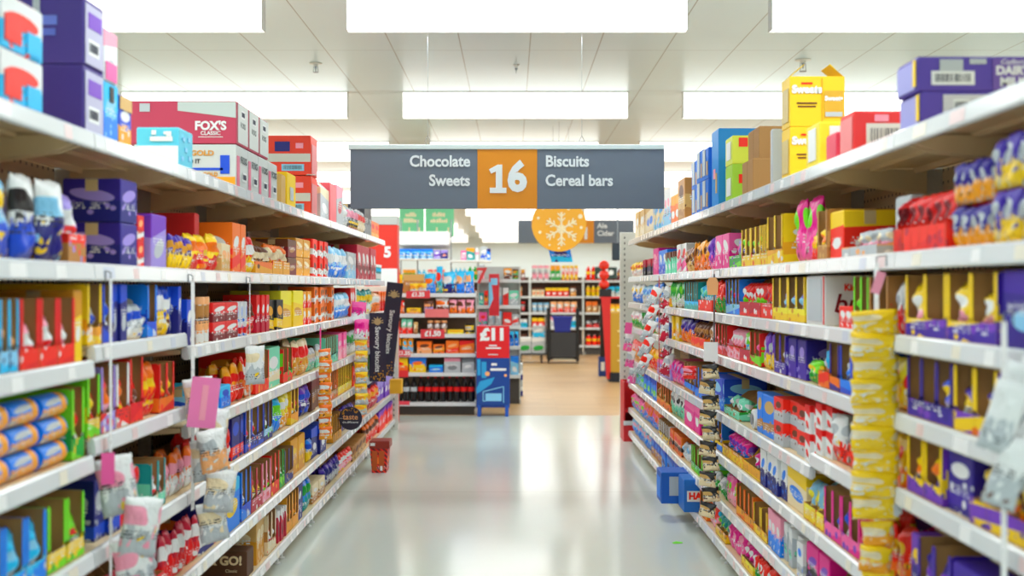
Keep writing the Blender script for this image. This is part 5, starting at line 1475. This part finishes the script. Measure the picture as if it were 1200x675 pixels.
# gold cabinet and red panel
YV = 18.9; kv = YV/F
root = link('promotional_display', None, None, (XP(712, YV), YV, 0)); tag(root, 'gold yellow cardboard display with black base and red edge at right', 'display')
m = MB(); m.box(.05, .62, 0, .4, .16, 1.18, 0, .004); build(m, 'cabinet', plain((206,160,40), .5), root); m = MB(); m.box(.03, .62, -.02, .4, 0, .16); build(m, 'base', plain((26,28,40), .5), root)
m = MB(); m.prism([(-.02,.05),(.05,.05),(.05,1.42),(-.11,1.42),(-.09,1.2)], 'y', -.02, .0); build(m, 'red_panel', plain((222,36,34), .5), root)
for z in (.35, .6, .85): m = MB(); m.box(.17, .6, -.03, .0, z, z+.03); build(m, 'ledge', plain((244,226,150), .4), root)
m = MB(); m.box(-.11, .5, -.03, .4, 1.42, 1.45); build(m, 'top_board', plain((222,36,34), .5), root)
root = link('display_post', None, None, (XP(702, YV+1.2), YV+1.2, 0)); tag(root, 'black post stand with navy base left of gold display', 'display stand')
m = MB(); m.box(.02, .11, 0, .06, .35, 1.28, 0, .006); build(m, 'post', M_BLACK, root); m = MB(); m.box(0, .14, -.02, .2, .0, .35, 0, .006); build(m, 'base', plain((24,60,140), .5), root); m = MB(); m.box(.03, .1, -.024, -.02, .1, .26); build(m, 'white_label', M_WHITE, root)
root = link('loudspeaker_box', None, None, (XP(703, YV), YV, 1.451)); tag(root, 'small black box standing on the red topped display', 'box')
m = MB(); m.box(0, .2, 0, .2, 0, .13, 0, .008); build(m, 'body', M_BLACK, root); m = MB(); m.box(.02, .18, -.004, 0, .02, .11); build(m, 'grille', plain((40,40,44), .7), root)
for k in range(3):
    root = link('gift_balloon', None, None, (XP(708.5, YV), YV+.1, 1.66+.165*k)); tag(root, ['lowest','middle','topmost'][k]+' bright red balloon stacked on the small black box', 'balloon', 'bright red balloons')
    m = MB(); R_ = .088
    m.lathe([(R_*math.sin(PI*(i+.3)/9.6), -R_*.95*math.cos(PI*(i+.3)/9.6)) for i in range(10)], 0, 0, 14); build(m, 'balloon', plain((240,48,30), .25), root, smooth=True)
    m = MB(); m.tube((0, 0, -.082), (0, 0, -.07), .012, 8); build(m, 'neck', plain((190,30,20), .4), root)
root = link('wall_board', None, None, W(697, 327, 25.9)); tag(root, 'dark green board with white ovals above the far shelving', 'board')
m = MB(); m.box(0, .52, 0, .02, 0, .28, 0, .004); build(m, 'board', plain((30,58,52), .5), root)
m = MB(); m.lathe([(.06,-.004),(.06,0)], .12, 0, 14, 0, 'y', .08); m.lathe([(.06,-.004),(.06,0)], .38, 0, 14, 0, 'y', .15); m.lathe([(.05,-.004),(.05,0)], .26, 0, 14, 0, 'y', .2); build(m, 'white_ovals', M_WHITE, root)
m = MB(); m.tube((.26, .01, 0), (.26, .01, -1.7), .01); build(m, 'stand_pole', M_STEEL, root)
# scrap of paper on the floor
m = MB(); m.add([(0,0,.001),(.055,.01,.003),(.06,.05,.001),(.02,.06,.004),(-.01,.03,.001),(0,0,.0005),(.055,.01,.0025),(.06,.05,.0005),(.02,.06,.0035),(-.01,.03,.0005)], [(0,1,2,3,4),(9,8,7,6,5),(0,5,6,1),(1,6,7,2),(2,7,8,3),(3,8,9,4),(4,9,5,0)])
o = build(m, 'paper_scrap', CM('lime'), None, W(790, 638, 1.6*F/300)); o.location.z = 0; tag(o, 'small green scrap of paper lying on the aisle floor', 'scrap')

# ------------------------------------------------------------------ light, exposure, camera
wd = bpy.data.worlds.new('World'); SC.world = wd; wd.use_nodes = True
wd.node_tree.nodes['Background'].inputs[0].default_value = (1,.98,.95,1); wd.node_tree.nodes['Background'].inputs[1].default_value = .3
cam = bpy.data.cameras.new('Camera'); co = bpy.data.objects.new('Camera', cam); COL.objects.link(co)
co.location = (0, 0, EYE); co.rotation_euler = (PI/2, 0, 0); cam.sensor_width = 36; cam.lens = 36*F/1200; cam.clip_end = 100; cam.clip_start = .05
cam.dof.use_dof = True; cam.dof.focus_distance = 6.8; cam.dof.aperture_fstop = 1.7; cam.dof.aperture_blades = 9
SC.camera = co
vs = SC.view_settings; vs.view_transform = 'Standard'; vs.look = 'None'; vs.exposure = EXPO; vs.gamma = 1; vs.use_curve_mapping = False
